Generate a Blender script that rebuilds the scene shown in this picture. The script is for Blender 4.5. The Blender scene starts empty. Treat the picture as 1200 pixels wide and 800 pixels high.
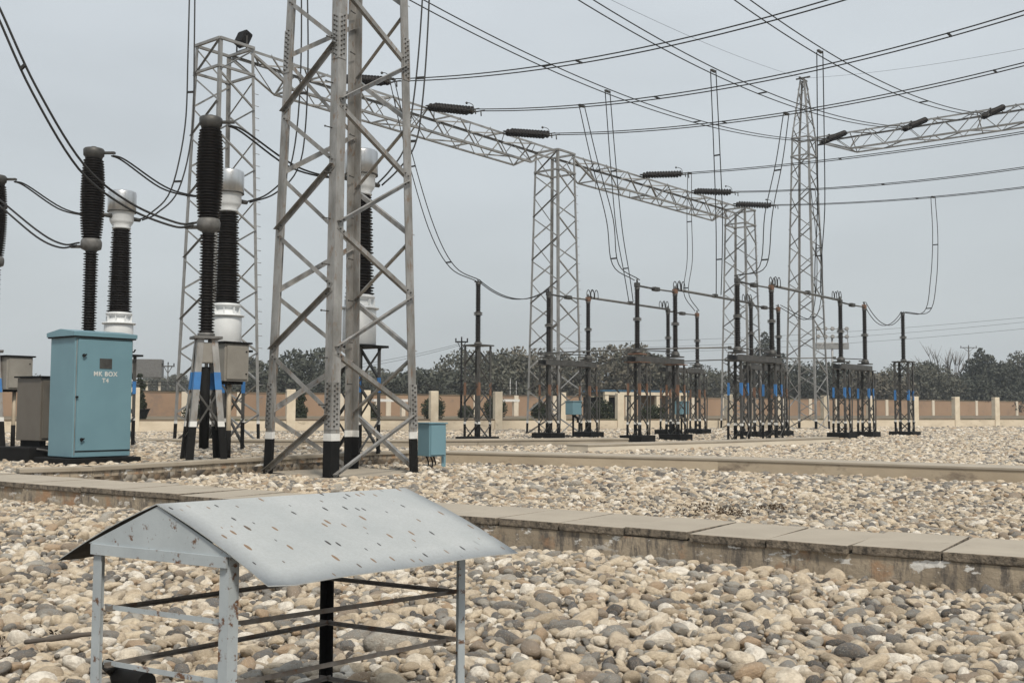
import bpy, bmesh, math, random
import numpy as np
from mathutils import Vector, Matrix

random.seed(7)
sc = bpy.context.scene
C = sc.collection
V = Vector
R = math.radians

# ---------------------------------------------------------------- camera, sky, sun, exposure
F, H = 1250.0, 1.30
PITCH, ROLL = math.atan(77 / F), 0.0044
_r0, _u0 = V((1, 0, 0)), V((0, -math.sin(PITCH), math.cos(PITCH)))
FWD = V((0, math.cos(PITCH), math.sin(PITCH)))
RIGHT = _r0 * math.cos(ROLL) + _u0 * math.sin(ROLL)
UP = _u0 * math.cos(ROLL) - _r0 * math.sin(ROLL)
cd = bpy.data.cameras.new('camera')
cam = bpy.data.objects.new('camera', cd); C.objects.link(cam)
cd.sensor_width = 36; cd.sensor_fit = 'HORIZONTAL'; cd.lens = 36 * F / 1200
cd.clip_start = 0.05; cd.clip_end = 6000
m = Matrix((RIGHT, UP, -FWD)).transposed().to_4x4(); m.translation = (0, 0, H)
cam.matrix_world = m
sc.camera = cam

SUN_EL, SUN_AZ = R(50), R(160)      # azimuth measured clockwise from +Y (north)
w = bpy.data.worlds.new('World'); sc.world = w; w.use_nodes = True
nt = w.node_tree; nt.nodes.clear()
wo = nt.nodes.new('ShaderNodeOutputWorld'); bg = nt.nodes.new('ShaderNodeBackground')
sky = nt.nodes.new('ShaderNodeTexSky'); sky.sky_type = 'NISHITA'; sky.sun_disc = False
sky.sun_elevation = SUN_EL; sky.sun_rotation = SUN_AZ; sky.dust_density = 6; sky.air_density = 1.2; sky.ozone_density = 2
tc = nt.nodes.new('ShaderNodeTexCoord'); sep = nt.nodes.new('ShaderNodeSeparateXYZ')
nt.links.new(tc.outputs['Generated'], sep.inputs[0])
ramp = nt.nodes.new('ShaderNodeValToRGB')          # overcast veil by elevation
ramp.color_ramp.elements[0].position = 0.0; ramp.color_ramp.elements[0].color = (4.95, 5.32, 5.45, 1)
ramp.color_ramp.elements[1].position = 0.45; ramp.color_ramp.elements[1].color = (6.3, 6.75, 7.1, 1)
nt.links.new(sep.outputs['Z'], ramp.inputs[0])
nz = nt.nodes.new('ShaderNodeTexNoise'); nz.inputs['Scale'].default_value = 2.2; nz.inputs['Detail'].default_value = 4
mp = nt.nodes.new('ShaderNodeMapping'); mp.inputs['Scale'].default_value = (1, 1, 3.2)
nt.links.new(tc.outputs['Generated'], mp.inputs[0]); nt.links.new(mp.outputs[0], nz.inputs['Vector'])
cm = nt.nodes.new('ShaderNodeMapRange'); cm.inputs[1].default_value = 0.3; cm.inputs[2].default_value = 0.7
cm.inputs[3].default_value = 0.90; cm.inputs[4].default_value = 1.07
nt.links.new(nz.outputs[0], cm.inputs[0])
vm = nt.nodes.new('ShaderNodeVectorMath'); vm.operation = 'SCALE'
nt.links.new(ramp.outputs[0], vm.inputs[0]); nt.links.new(cm.outputs[0], vm.inputs['Scale'])
mx = nt.nodes.new('ShaderNodeMix'); mx.data_type = 'RGBA'; mx.inputs['Factor'].default_value = 0.88
nt.links.new(sky.outputs[0], mx.inputs['A']); nt.links.new(vm.outputs[0], mx.inputs['B'])
nt.links.new(mx.outputs['Result'], bg.inputs[0]); bg.inputs[1].default_value = 0.10
nt.links.new(bg.outputs[0], wo.inputs[0])

sd = bpy.data.lights.new('sun', 'SUN'); sd.energy = 2.8; sd.angle = R(7); sd.color = (1.0, 0.93, 0.82)
sun = bpy.data.objects.new('sun', sd); C.objects.link(sun)
sdir = V((math.sin(SUN_AZ) * math.cos(SUN_EL), math.cos(SUN_AZ) * math.cos(SUN_EL), math.sin(SUN_EL)))
sun.rotation_euler = sdir.to_track_quat('Z', 'Y').to_euler()
sc.view_settings.view_transform = 'Standard'; sc.view_settings.look = 'None'
sc.view_settings.exposure = 0.20; sc.view_settings.gamma = 1; sc.view_settings.use_curve_mapping = False
sc.cycles.max_bounces = 6; sc.cycles.volume_bounces = 0; sc.cycles.use_denoising = True

# ---------------------------------------------------------------- pixel helpers (measuring only)
def ray(px, py):
    return FWD + RIGHT * ((px - 600) / F) + UP * ((400 - py) / F)
def W(px, py, Y):
    d = ray(px, py); return V((0, 0, H)) + d * (Y / d.y)
def WZ(px, py, z):
    d = ray(px, py); return V((0, 0, H)) + d * ((z - H) / d.z)
D1 = V((0.628, 0.778, 0)); D2 = V((0.778, -0.628, 0)); ROT1 = math.atan2(0.778, 0.628)

# ---------------------------------------------------------------- materials
def nodes(name):
    mt = bpy.data.materials.new(name); mt.use_nodes = True
    n = mt.node_tree; b = n.nodes['Principled BSDF']
    return mt, n, b
def coords(n, scale=(1, 1, 1), rnd=True, world=False):
    t = n.nodes.new('ShaderNodeTexCoord'); mpn = n.nodes.new('ShaderNodeMapping')
    mpn.inputs['Scale'].default_value = scale
    if world:
        g = n.nodes.new('ShaderNodeNewGeometry'); n.links.new(g.outputs['Position'], mpn.inputs[0])
    else:
        n.links.new(t.outputs['Object'], mpn.inputs[0])
        if rnd:
            oi = n.nodes.new('ShaderNodeObjectInfo'); mu = n.nodes.new('ShaderNodeMath'); mu.operation = 'MULTIPLY'
            mu.inputs[1].default_value = 37.0; n.links.new(oi.outputs['Random'], mu.inputs[0])
            n.links.new(mu.outputs[0], mpn.inputs['Location'])
    return mpn.outputs[0]
def noise(n, vec, scale, detail=5, rough=0.6):
    x = n.nodes.new('ShaderNodeTexNoise'); x.inputs['Scale'].default_value = scale
    x.inputs['Detail'].default_value = detail; x.inputs['Roughness'].default_value = rough
    n.links.new(vec, x.inputs['Vector']); return x.outputs[0]
def rng(n, s, a, b, lo=0.0, hi=1.0):
    x = n.nodes.new('ShaderNodeMapRange'); x.inputs[1].default_value = a; x.inputs[2].default_value = b
    x.inputs[3].default_value = lo; x.inputs[4].default_value = hi; n.links.new(s, x.inputs[0]); return x.outputs[0]
def mixc(n, fac, a, b):
    x = n.nodes.new('ShaderNodeMix'); x.data_type = 'RGBA'
    for s, k in ((fac, 'Factor'), (a, 'A'), (b, 'B')):
        if isinstance(s, (tuple, list)): x.inputs[k].default_value = (*s[:3], 1)
        elif isinstance(s, (int, float)): x.inputs[k].default_value = s
        else: n.links.new(s, x.inputs[k])
    return x.outputs['Result']
def mul(n, a, b):
    x = n.nodes.new('ShaderNodeMath'); x.operation = 'MULTIPLY'
    n.links.new(a, x.inputs[0])
    if isinstance(b, (int, float)): x.inputs[1].default_value = b
    else: n.links.new(b, x.inputs[1])
    return x.outputs[0]
def bump(n, b, h, strength, dist):
    x = n.nodes.new('ShaderNodeBump'); x.inputs['Strength'].default_value = strength; x.inputs['Distance'].default_value = dist
    n.links.new(h, x.inputs['Height']); n.links.new(x.outputs[0], b.inputs['Normal'])
def pmat(name, c1, c2, scale=3, rough=0.6, metal=0.0, spots=None, spot_amt=(0.62, 0.72), spot_scale=9, bmp=0.0, stretch=(1, 1, 1), rnd=True, spec=0.5):
    mt, n, b = nodes(name)
    v = coords(n, stretch, rnd)
    col = mixc(n, rng(n, noise(n, v, scale), 0.32, 0.68), c1, c2)
    if spots:
        col = mixc(n, rng(n, noise(n, v, spot_scale, 6, 0.7), *spot_amt), col, spots)
    n.links.new(col, b.inputs['Base Color'])
    b.inputs['Roughness'].default_value = rough; b.inputs['Metallic'].default_value = metal
    b.inputs['Specular IOR Level'].default_value = spec
    if bmp: bump(n, b, noise(n, v, scale * 8), bmp, 0.01)
    return mt
M = {}
M['galv'] = pmat('galvanised steel', (.37, .362, .348), (.185, .178, .163), 4, .46, .4, (.20, .125, .075), (.54, .70), 11, .15, (1, 1, .35))
M['galv_far'] = pmat('weathered galvanised steel', (.31, .307, .298), (.20, .197, .188), 2, .5, .35)
M['galv_dark'] = pmat('dark weathered steel', (.10, .097, .09), (.05, .048, .044), 4, .55, .3, (.15, .08, .045), (.62, .72), 6)
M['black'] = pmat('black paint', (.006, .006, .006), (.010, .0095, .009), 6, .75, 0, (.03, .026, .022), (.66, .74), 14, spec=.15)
M['white'] = pmat('white paint', (.68, .68, .66), (.55, .54, .51), 6, .5)
M['blue'] = pmat('blue band paint', (.035, .175, .43), (.03, .13, .33), 5, .6, 0, (.14, .15, .155), (.62, .7), 16)
M['rust'] = pmat('rust brown paint', (.19, .10, .058), (.12, .062, .036), 6, .6)
M['teal'] = pmat('teal cabinet paint', (.150, .268, .315), (.13, .235, .28), 1.2, .42, 0, (.09, .17, .19), (.72, .78), 22)
M['porc'] = pmat('dark brown porcelain', (.007, .005, .0045), (.012, .009, .0075), 3, .55, 0, spec=.2)
M['porc_far'] = pmat('brown porcelain', (.014, .009, .007), (.022, .013, .010), 3, .38, 0)
M['flange'] = pmat('grey cast flange', (.16, .157, .15), (.09, .087, .082), 8, .6, .2)
M['cast'] = pmat('dark cast metal', (.09, .088, .082), (.05, .048, .045), 8, .55, .4)
M['alu'] = pmat('brushed aluminium head', (.66, .665, .67), (.50, .50, .495), 2, .28, .92, None, (.6, .7), 9, 0, (3, 3, .3))
M['tank'] = pmat('white painted tank', (.70, .72, .73), (.60, .62, .63), 2, .45, 0, (.45, .42, .36), (.66, .76), 8)
M['wire'] = pmat('weathered conductor', (.014, .014, .0135), (.022, .021, .02), 9, .6, .2)
M['bus'] = pmat('aluminium bus tube', (.16, .158, .15), (.11, .108, .10), 6, .5, .4)
M['greybox'] = pmat('grey enamel box', (.27, .255, .225), (.22, .205, .18), 3, .5, 0, (.13, .115, .09), (.64, .74), 6)
M['greybox_dark'] = pmat('dull grey cabinet', (.125, .112, .095), (.105, .092, .075), 3, .5)
M['post_paint'] = pmat('cream post paint', (.42, .36, .27), (.33, .27, .2), 4, .6)
M['shelter'] = pmat('pale blue grey paint', (.40, .44, .46), (.33, .365, .385), 6, .5, 0, (.13, .065, .035), (.565, .63), 20, .08)
M['underside'] = pmat('near black sheet underside', (.022, .021, .02), (.04, .035, .03), 8, .8, 0, (.08, .045, .028), (.62, .72), 14, spec=.2)  # near black colour for the lower faces of the shelter roof
M['shelter_dark'] = pmat('rusty rail paint', (.20, .185, .17), (.10, .08, .062), 12, .6, 0, (.14, .07, .035), (.55, .68), 20)
M['fence'] = pmat('cream concrete post', (.68, .60, .47), (.55, .47, .35), 2.2, .85, 0, (.22, .17, .12), (.63, .76), 3.5)
M['plinth'] = pmat('cream plinth wall', (.66, .57, .44), (.53, .45, .335), .8, .85, 0, (.20, .155, .105), (.58, .75), 1.2, 0, (1, 1, 3))
M['brickwall'] = pmat('orange plastered wall', (.32, .215, .14), (.255, .17, .11), .25, .9, 0, (.20, .145, .11), (.56, .7), .5)
M['whitewash'] = pmat('whitewashed pier', (.62, .56, .46), (.55, .48, .38), 1, .85)
M['concrete'] = pmat('weathered concrete', (.36, .315, .25), (.28, .24, .185), 1.1, .9, 0, (.12, .095, .07), (.62, .76), 2.2, .2)
M['pale'] = pmat('pale rendered trench', (.46, .385, .285), (.35, .285, .205), .9, .9, 0, (.20, .16, .12), (.55, .68), 1.3, .2, (1, 1, 2))
M['slab'] = pmat('concrete cover slab', (.37, .325, .26), (.315, .275, .22), 2.0, .88, 0, (.21, .18, .14), (.62, .78), 6, .2)
M['soil'] = pmat('dry soil', (.20, .15, .10), (.115, .085, .055), .2, .95, 0, (.07, .075, .035), (.5, .62), .35)
M['dark'] = pmat('dark void', (.008, .008, .008), (.012, .012, .012), 3, .9)
M['bark'] = pmat('grey brown bark', (.11, .09, .075), (.07, .06, .05), 3, .9)
M['roofblue'] = pmat('blue sheet roof', (.05, .16, .28), (.04, .13, .23), 2, .5)

def stained_wall(name, z_top):
    mt, n, b = nodes(name)
    v = coords(n, (1, 1, 1), False, True); vs = coords(n, (1, 1, .25), False, True)
    col = mixc(n, rng(n, noise(n, v, 1.6), .35, .65), (.40, .335, .25), (.25, .205, .15))
    col = mixc(n, rng(n, noise(n, vs, 9, 8, .78), .48, .60), col, (.115, .10, .085))
    col = mixc(n, rng(n, noise(n, v, 3.1, 4), .56, .68), col, (.33, .205, .12))
    sp = n.nodes.new('ShaderNodeSeparateXYZ'); g = n.nodes.new('ShaderNodeNewGeometry'); n.links.new(g.outputs['Position'], sp.inputs[0])
    near = rng(n, sp.outputs['Z'], z_top - .16, z_top - .04)
    col = mixc(n, mul(n, rng(n, noise(n, coords(n, (1, 1, 2.2), False, True), 4.0, 8, .66), .585, .61), near), col, (.66, .645, .61))
    n.links.new(col, b.inputs['Base Color']); b.inputs['Roughness'].default_value = .9
    bump(n, b, noise(n, v, 24, 6), .5, .02)
    return mt
M['stained'] = stained_wall('stained trench wall', .2)
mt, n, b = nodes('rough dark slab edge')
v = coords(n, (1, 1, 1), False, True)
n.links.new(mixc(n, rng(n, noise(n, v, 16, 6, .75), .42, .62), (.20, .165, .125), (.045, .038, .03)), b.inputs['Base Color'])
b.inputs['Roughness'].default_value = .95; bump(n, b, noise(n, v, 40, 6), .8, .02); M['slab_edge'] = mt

# gravel bed seen between and beyond the pebbles
mt, n, b = nodes('gravel bed')
v = coords(n, (1, 1, 1), False, True)
vo = n.nodes.new('ShaderNodeTexVoronoi'); vo.inputs['Scale'].default_value = 9; n.links.new(v, vo.inputs['Vector'])
cr = n.nodes.new('ShaderNodeValToRGB'); cr.color_ramp.interpolation = 'CONSTANT'
sepc = n.nodes.new('ShaderNodeSeparateColor'); n.links.new(vo.outputs['Color'], sepc.inputs[0]); n.links.new(sepc.outputs[0], cr.inputs[0])
PAL = [(0, (.46, .36, .25)), (.16, (.33, .25, .17)), (.3, (.55, .47, .36)), (.42, (.19, .165, .14)), (.52, (.42, .34, .25)), (.66, (.25, .19, .13)), (.76, (.62, .56, .47)), (.86, (.105, .10, .095)), (.93, (.36, .25, .155))]
def fill_ramp(cr, pal):
    els = cr.color_ramp.elements
    while len(els) < len(pal): els.new(.5)
    for e, (p, c) in zip(els, pal): e.position = p; e.color = (*c, 1)
fill_ramp(cr, PAL)
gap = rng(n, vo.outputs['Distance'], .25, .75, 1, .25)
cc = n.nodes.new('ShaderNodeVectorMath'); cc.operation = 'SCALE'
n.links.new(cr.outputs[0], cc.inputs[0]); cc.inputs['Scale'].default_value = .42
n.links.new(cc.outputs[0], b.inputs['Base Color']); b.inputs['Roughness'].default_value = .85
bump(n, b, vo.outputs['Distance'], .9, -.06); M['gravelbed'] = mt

mt, n, b = nodes('river pebble')
oi = n.nodes.new('ShaderNodeObjectInfo'); cr = n.nodes.new('ShaderNodeValToRGB'); cr.color_ramp.interpolation = 'CONSTANT'
PAL2 = [(0, (.60, .50, .37)), (.13, (.42, .345, .25)), (.21, (.70, .615, .49)), (.345, (.24, .232, .212)), (.41, (.53, .445, .335)), (.49, (.27, .22, .17)), (.55, (.80, .74, .64)), (.645, (.13, .13, .127)), (.69, (.41, .30, .20)), (.745, (.36, .34, .30)), (.82, (.64, .54, .40)), (.91, (.19, .185, .172)), (.965, (.07, .07, .07))]
fill_ramp(cr, PAL2); n.links.new(oi.outputs['Random'], cr.inputs[0])
v = coords(n, (1, 1, 1.6), True)
c = mixc(n, rng(n, noise(n, v, 2.0, 7, .75), .42, .66, 0, .6), cr.outputs[0], (.24, .18, .125))
c = mixc(n, rng(n, noise(n, v, 11, 3, .6), .58, .68, 0, .45), c, (.72, .66, .56))
n.links.new(c, b.inputs['Base Color']); b.inputs['Roughness'].default_value = .72; b.inputs['Specular IOR Level'].default_value = .3
bump(n, b, noise(n, v, 5, 7, .7), .55, .08); M['pebble'] = mt

# sheet roof of the shelter: streaky droppings and rust, running down the slope (local y)
mt, n, b = nodes('weathered roof sheet')
v = coords(n, (1, 1, 1), False); v2 = coords(n, (22, 9, 0.0), False)
col = mixc(n, rng(n, noise(n, v, 3), .3, .7), (.405, .42, .42), (.325, .345, .348))
col = mixc(n, rng(n, noise(n, v, 90, 2), .4, .6, 0, .22), col, (.27, .27, .255))
vo = n.nodes.new('ShaderNodeTexVoronoi'); vo.voronoi_dimensions = '2D'; vo.inputs['Scale'].default_value = 1; n.links.new(v2, vo.inputs['Vector'])
sepc = n.nodes.new('ShaderNodeSeparateColor'); n.links.new(vo.outputs['Color'], sepc.inputs[0])
keep = rng(n, sepc.outputs[0], .52, .56)
size = rng(n, sepc.outputs[1], 0, 1, .04, .165)
lt = n.nodes.new('ShaderNodeMath'); lt.operation = 'LESS_THAN'; n.links.new(vo.outputs['Distance'], lt.inputs[0]); n.links.new(size, lt.inputs[1])
stain = mixc(n, rng(n, sepc.outputs[2], .35, .6), (.035, .03, .026), (.20, .13, .075))
col = mixc(n, mul(n, lt.outputs[0], keep), col, stain)
n.links.new(col, b.inputs['Base Color']); b.inputs['Roughness'].default_value = .55
bump(n, b, noise(n, v, 5, 2), .15, .02); M['roof'] = mt

def leafmat(name, c1, c2, c3):
    mt, n, b = nodes(name)
    g = n.nodes.new('ShaderNodeNewGeometry'); v = coords(n, (1, 1, 1), False, True)
    a = mixc(n, g.outputs['Random Per Island'], c1, c2)
    a = mixc(n, rng(n, noise(n, v, .55, 3), .45, .65), a, c3)
    n.links.new(a, b.inputs['Base Color']); b.inputs['Roughness'].default_value = .7; b.inputs['Specular IOR Level'].default_value = .2
    return mt
M['leaf0'] = leafmat('dark leaves', (.042, .047, .036), (.074, .078, .06), (.058, .062, .048))
M['leaf1'] = leafmat('olive leaves', (.072, .076, .058), (.11, .11, .085), (.088, .082, .062))
M['leaf2'] = leafmat('brownish leaves', (.10, .092, .07), (.14, .122, .092), (.08, .08, .06))
M['litter'] = leafmat('dry litter', (.05, .035, .022), (.09, .06, .035), (.03, .022, .015))
M['hedge'] = leafmat('shrub leaves', (.025, .034, .018), (.045, .055, .028), (.035, .04, .02))

# ---------------------------------------------------------------- mesh builder
class MB:
    def __init__(s): s.v = []; s.f = []; s.sm = []
    def add(s, vs, fs, smooth=False):
        k = len(s.v); s.v += [tuple(p) for p in vs]; s.f += [tuple(i + k for i in f) for f in fs]; s.sm += [smooth] * len(fs)
        return s
    def box(s, c, size, rot=0, bev=0.0):
        c = V(c); hx, hy, hz = [d / 2 for d in size]; cr, sr = math.cos(rot), math.sin(rot)
        T = lambda x, y, z: (c.x + x * cr - y * sr, c.y + x * sr + y * cr, c.z + z)
        if bev <= 0:
            P = [T(x, y, z) for z in (-hz, hz) for y in (-hy, hy) for x in (-hx, hx)]
            return s.add(P, [(0, 2, 3, 1), (4, 5, 7, 6), (0, 1, 5, 4), (2, 6, 7, 3), (0, 4, 6, 2), (1, 3, 7, 5)])
        bm = bmesh.new(); bmesh.ops.create_cube(bm, size=1)
        for q in bm.verts: q.co = V((q.co.x * size[0], q.co.y * size[1], q.co.z * size[2]))
        bmesh.ops.bevel(bm, geom=bm.edges[:], offset=bev, segments=2, affect='EDGES', profile=.6)
        bm.verts.index_update()
        P = [T(*q.co) for q in bm.verts]; fs = [[q.index for q in f.verts] for f in bm.faces]; bm.free()
        return s.add(P, fs)
    def beam(s, p0, p1, w, h, up=V((0, 0, 1))):
        p0, p1 = V(p0), V(p1); d = (p1 - p0).normalized(); a = d.cross(up)
        if a.length < 1e-4: a = d.cross(V((1, 0, 0)))
        a.normalize(); u = a.cross(d); P = []
        for p in (p0, p1):
            P += [p - a * w / 2 - u * h / 2, p + a * w / 2 - u * h / 2, p + a * w / 2 + u * h / 2, p - a * w / 2 + u * h / 2]
        return s.add(P, [(3, 2, 1, 0), (4, 5, 6, 7), (0, 1, 5, 4), (1, 2, 6, 5), (2, 3, 7, 6), (3, 0, 4, 7)])
    def angle(s, p0, p1, e1, e2, a, t, a2=None):
        p0, p1, e1, e2 = V(p0), V(p1), V(e1), V(e2); a2 = a2 or a
        S = [V(), e1 * a, e1 * a + e2 * t, e1 * t + e2 * t, e1 * t + e2 * a2, e2 * a2]
        P = [p0 + q for q in S] + [p1 + q for q in S]
        fs = [(i, (i + 1) % 6, (i + 1) % 6 + 6, i + 6) for i in range(6)] + [(5, 4, 3, 0), (3, 2, 1, 0), (6, 9, 10, 11), (6, 7, 8, 9)]
        if (p1 - p0).dot(e1.cross(e2)) < 0: fs = [f[::-1] for f in fs]
        return s.add(P, fs)
    def tube(s, pts, r, n=8, caps=True, smooth=True):
        pts = [V(p) for p in pts]; rs = r if isinstance(r, (list, tuple)) else [r] * len(pts)
        d = (pts[1] - pts[0]).normalized(); ref = V((0, 0, 1)) if abs(d.z) < .9 else V((1, 0, 0)); u = d.cross(ref).normalized()
        P = []
        for i, p in enumerate(pts):
            d = (pts[min(i + 1, len(pts) - 1)] - pts[max(i - 1, 0)]).normalized()
            u = (u - d * u.dot(d)).normalized(); b = d.cross(u)
            P += [p + (u * math.cos(2 * math.pi * k / n) + b * math.sin(2 * math.pi * k / n)) * rs[i] for k in range(n)]
        fs = [(i * n + k, i * n + (k + 1) % n, (i + 1) * n + (k + 1) % n, (i + 1) * n + k) for i in range(len(pts) - 1) for k in range(n)]
        s.add(P, fs, smooth)
        if caps:
            k0 = len(s.v) - len(P); s.f += [tuple(k0 + k for k in reversed(range(n))), tuple(k0 + (len(pts) - 1) * n + k for k in range(n))]; s.sm += [False, False]
        return s
    def lathe(s, prof, n=16, c=(0, 0, 0), axis=None, smooth=True):
        """prof: (r, z) pairs along axis from c"""
        c = V(c); ax = V(axis).normalized() if axis else V((0, 0, 1))
        u = ax.cross(V((0, 1, 0)) if abs(ax.y) < .9 else V((1, 0, 0))).normalized(); b = ax.cross(u)
        P = []
        for r, z in prof: P += [c + ax * z + (u * math.cos(2 * math.pi * k / n) + b * math.sin(2 * math.pi * k / n)) * r for k in range(n)]
        fs = [(i * n + k, i * n + (k + 1) % n, (i + 1) * n + (k + 1) % n, (i + 1) * n + k) for i in range(len(prof) - 1) for k in range(n)]
        k0 = len(s.v); s.add(P, fs, smooth)
        s.f += [tuple(k0 + k for k in reversed(range(n))), tuple(k0 + (len(prof) - 1) * n + k for k in range(n))]; s.sm += [False, False]
        return s
    def build(s, name, mat, parent=None):
        me = bpy.data.meshes.new(name); me.from_pydata(s.v, [], s.f)
        me.polygons.foreach_set('use_smooth', s.sm); me.materials.append(M[mat] if isinstance(mat, str) else mat); me.update()
        o = bpy.data.objects.new(name, me); C.objects.link(o); o.parent = parent
        return o
def tag(o, label=None, cat=None, group=None, kind=None):
    for k, x in (('label', label), ('category', cat), ('group', group), ('kind', kind)):
        if x: o[k] = x
    return o
def thing(name, label, cat, loc=(0, 0, 0), rz=0.0, group=None):
    o = bpy.data.objects.new(name, None); C.objects.link(o); o.location = loc; o.rotation_euler = (0, 0, rz)
    o.empty_display_size = .3
    return tag(o, label, cat, group)
def copy_tree(o, parent=None):
    c = o.copy(); C.objects.link(c); c.parent = parent
    for ch in list(o.children): copy_tree(ch, c)
    return c
def insul(z0, z1, rc, rs, pitch, rc1=None, rs1=None):
    """profile of a shedded insulator"""
    rc1 = rc1 or rc; rs1 = rs1 or rs; p = []; nsh = max(2, int((z1 - z0) / pitch)); st = (z1 - z0) / nsh
    for i in range(nsh):
        t = i / nsh; a = rc + (rc1 - rc) * t; q = rs + (rs1 - rs) * t; z = z0 + i * st
        k = q if i % 2 == 0 else q * .93
        p += [(a, z), (k, z + st * .30), (k, z + st * .42), (a, z + st * .80)]
    return p + [(rc1, z1)]
def sagline(p0, p1, sag, n=14):
    p0, p1 = V(p0), V(p1)
    return [p0.lerp(p1, i / n) - V((0, 0, sag * 4 * (i / n) * (1 - i / n))) for i in range(n + 1)]
def spline(pts, n=8):
    pts = [V(p) for p in pts]; q = [pts[0] * 2 - pts[1]] + pts + [pts[-1] * 2 - pts[-2]]; out = []
    for i in range(1, len(q) - 2):
        a, b_, c_, d = q[i - 1:i + 3]
        for k in range(n):
            t = k / n
            out.append(.5 * ((2 * b_) + (c_ - a) * t + (2 * a - 5 * b_ + 4 * c_ - d) * t * t + (3 * b_ - a - 3 * c_ + d) * t ** 3))
    return out + [pts[-1]]

# ---------------------------------------------------------------- setting: ground, platform, path
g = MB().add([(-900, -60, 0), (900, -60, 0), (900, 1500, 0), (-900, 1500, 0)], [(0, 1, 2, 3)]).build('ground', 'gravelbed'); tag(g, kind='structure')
FD = V((1, .48, 0)).normalized()
def fence_pt(x): return V((x, 58.8 + .48 * (x + 3.62), 0))
FN = V((-FD.y, FD.x, 0))
a, b_ = fence_pt(-120) + FN * .25, fence_pt(300) + FN * .25
e = MB()
rows = [(0, .50), (6, .52), (40, .50), (110, .5), (1400, .5)]
pts = []
for d, z in rows: pts += [tuple(a + FN * d + V((0, 0, z))), tuple(b_ + FN * d + V((0, 0, z)))]
e.add(pts, [(2 * i, 2 * i + 1, 2 * i + 3, 2 * i + 2) for i in range(len(rows) - 1)])
tag(e.build('terrain', 'soil'), kind='structure')

PZ = .30
plat = [(-7.5, 16.45), (-6.62, 17.0), (-4.86, 20.1), (-3.75, 22.0), (-1.75, 24.55), (-7, 30.5), (-20, 38), (-40, 52), (-40, 38.6)]
def inside(p, poly):
    x, y = p; r = False
    for i in range(len(poly)):
        (x1, y1), (x2, y2) = poly[i], poly[i - 1]
        if (y1 > y) != (y2 > y) and x < (x2 - x1) * (y - y1) / (y2 - y1) + x1: r = not r
    return r
pl = MB(); k = len(plat)
pl.add([(x, y, PZ - .13) for x, y in plat] + [(x, y, -.05) for x, y in plat], [tuple(range(k))] + [(i, k + i, k + (i + 1) % k, (i + 1) % k) for i in range(k)])
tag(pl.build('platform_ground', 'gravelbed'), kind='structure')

def wall_line(t, pts, z_top, width, mat_w='stained', mat_c='concrete', lip=.035, cap=.07, left=True):
    """a low wall along pts (its front face) with a coping; width goes to the left of travel"""
    for i in range(len(pts) - 1):
        p, q = V((*pts[i], 0)), V((*pts[i + 1], 0)); d = (q - p).normalized(); nn = V((-d.y, d.x, 0)) * (1 if left else -1)
        c = (p + q) / 2; L = (q - p).length; rot = math.atan2(d.y, d.x)
        MB().box(c + nn * (width / 2) + V((0, 0, (z_top - cap) / 2 - .06)), (L + .02, width - lip * 2, z_top - cap + .12), rot).build('wall', mat_w, t)
        MB().box(c + nn * (width / 2) + V((0, 0, z_top - cap / 2)), (L + .04, width + .002 * i, cap), rot, .012).build('coping', mat_c, t)

# near cable trench with loose cover slabs
P0 = WZ(0, 563.8, .27); P1 = WZ(1200, 654, .27); pd = (P1 - P0); pd.z = 0; plen = pd.length; pd.normalize(); pn = V((-pd.y, pd.x, 0)); prot = math.atan2(pd.y, pd.x)
ct = thing('cable_trench', 'raised cable trench with grey cover slabs crossing behind the sheet metal shelter', 'cable trench')
s0, s1 = -5.2, plen + 2.6
c = P0 + pd * ((s0 + s1) / 2)
MB().box(V((c.x, c.y, 0)) + pn * .13 + V((0, 0, .06)), (s1 - s0, .16, .28), prot).build('wall', 'stained', ct)
MB().box(V((c.x, c.y, 0)) + pn * 1.0 + V((0, 0, .06)), (s1 - s0, .16, .28), prot).build('wall', 'stained', ct)
rs = random.Random(4); s = s0; SL = []
while s < s1:
    L = .62 + rs.uniform(-.02, .05)
    o = P0 + pd * (s + L / 2) + pn * (.55 + rs.uniform(-.018, .018)); o.z = .236 + rs.uniform(-.006, .006)
    sl = MB().box((0, 0, 0), (L - .012 - rs.random() * .012, 1.06, .068), 0, .010).build('cover_slab', 'slab', ct)
    sl.data.materials.append(M['slab_edge'])
    for f in sl.data.polygons:
        if abs(f.normal.z) < .5: f.material_index = 1
    sl.location = o; sl.rotation_euler = (rs.uniform(-.006, .006), rs.uniform(-.008, .008), prot + rs.uniform(-.012, .012))
    s += L
PATH = [tuple((P0 + pd * s_ + pn * o_).xy) for s_, o_ in ((s0, .0), (s1, .0), (s1, 1.1), (s0, 1.1))]

t = thing('platform_kerb', 'stained low concrete kerb along the raised platform with the teal cabinet', 'kerb wall')
wall_line(t, [(-7.5, 16.4), (-6.62, 17.0), (-4.86, 20.1), (-3.75, 22.0), (-1.75, 24.5)], .33, .34)
t = thing('trench_wall', 'long pale concrete trench running right from behind the small teal box', 'cable trench')
T2 = [(-1.62, 24.15), (4.13, 21.5), (8.78, 18.3), (16.0, 13.4)]
wall_line(t, T2, .30, .95, 'pale', 'slab', .02, .05)
t = thing('isolator_kerb', 'pale concrete kerb end in front of the blue banded isolator', 'kerb wall')
T3 = [(2.2, 30.6), (6.6, 34.4), (12.2, 39.9)]
wall_line(t, T3, .24, .9, 'whitewash', 'concrete', .02, .05)
t = thing('far_trench', 'low dirty concrete trench on the gravel behind the grey control boxes', 'cable trench')
T4 = [(-26, 34.0), (-12.5, 33.2), (-3.0, 33.6), (4.0, 36.6)]
wall_line(t, T4, .26, .9, 'concrete', 'concrete', .03, .06)
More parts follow.
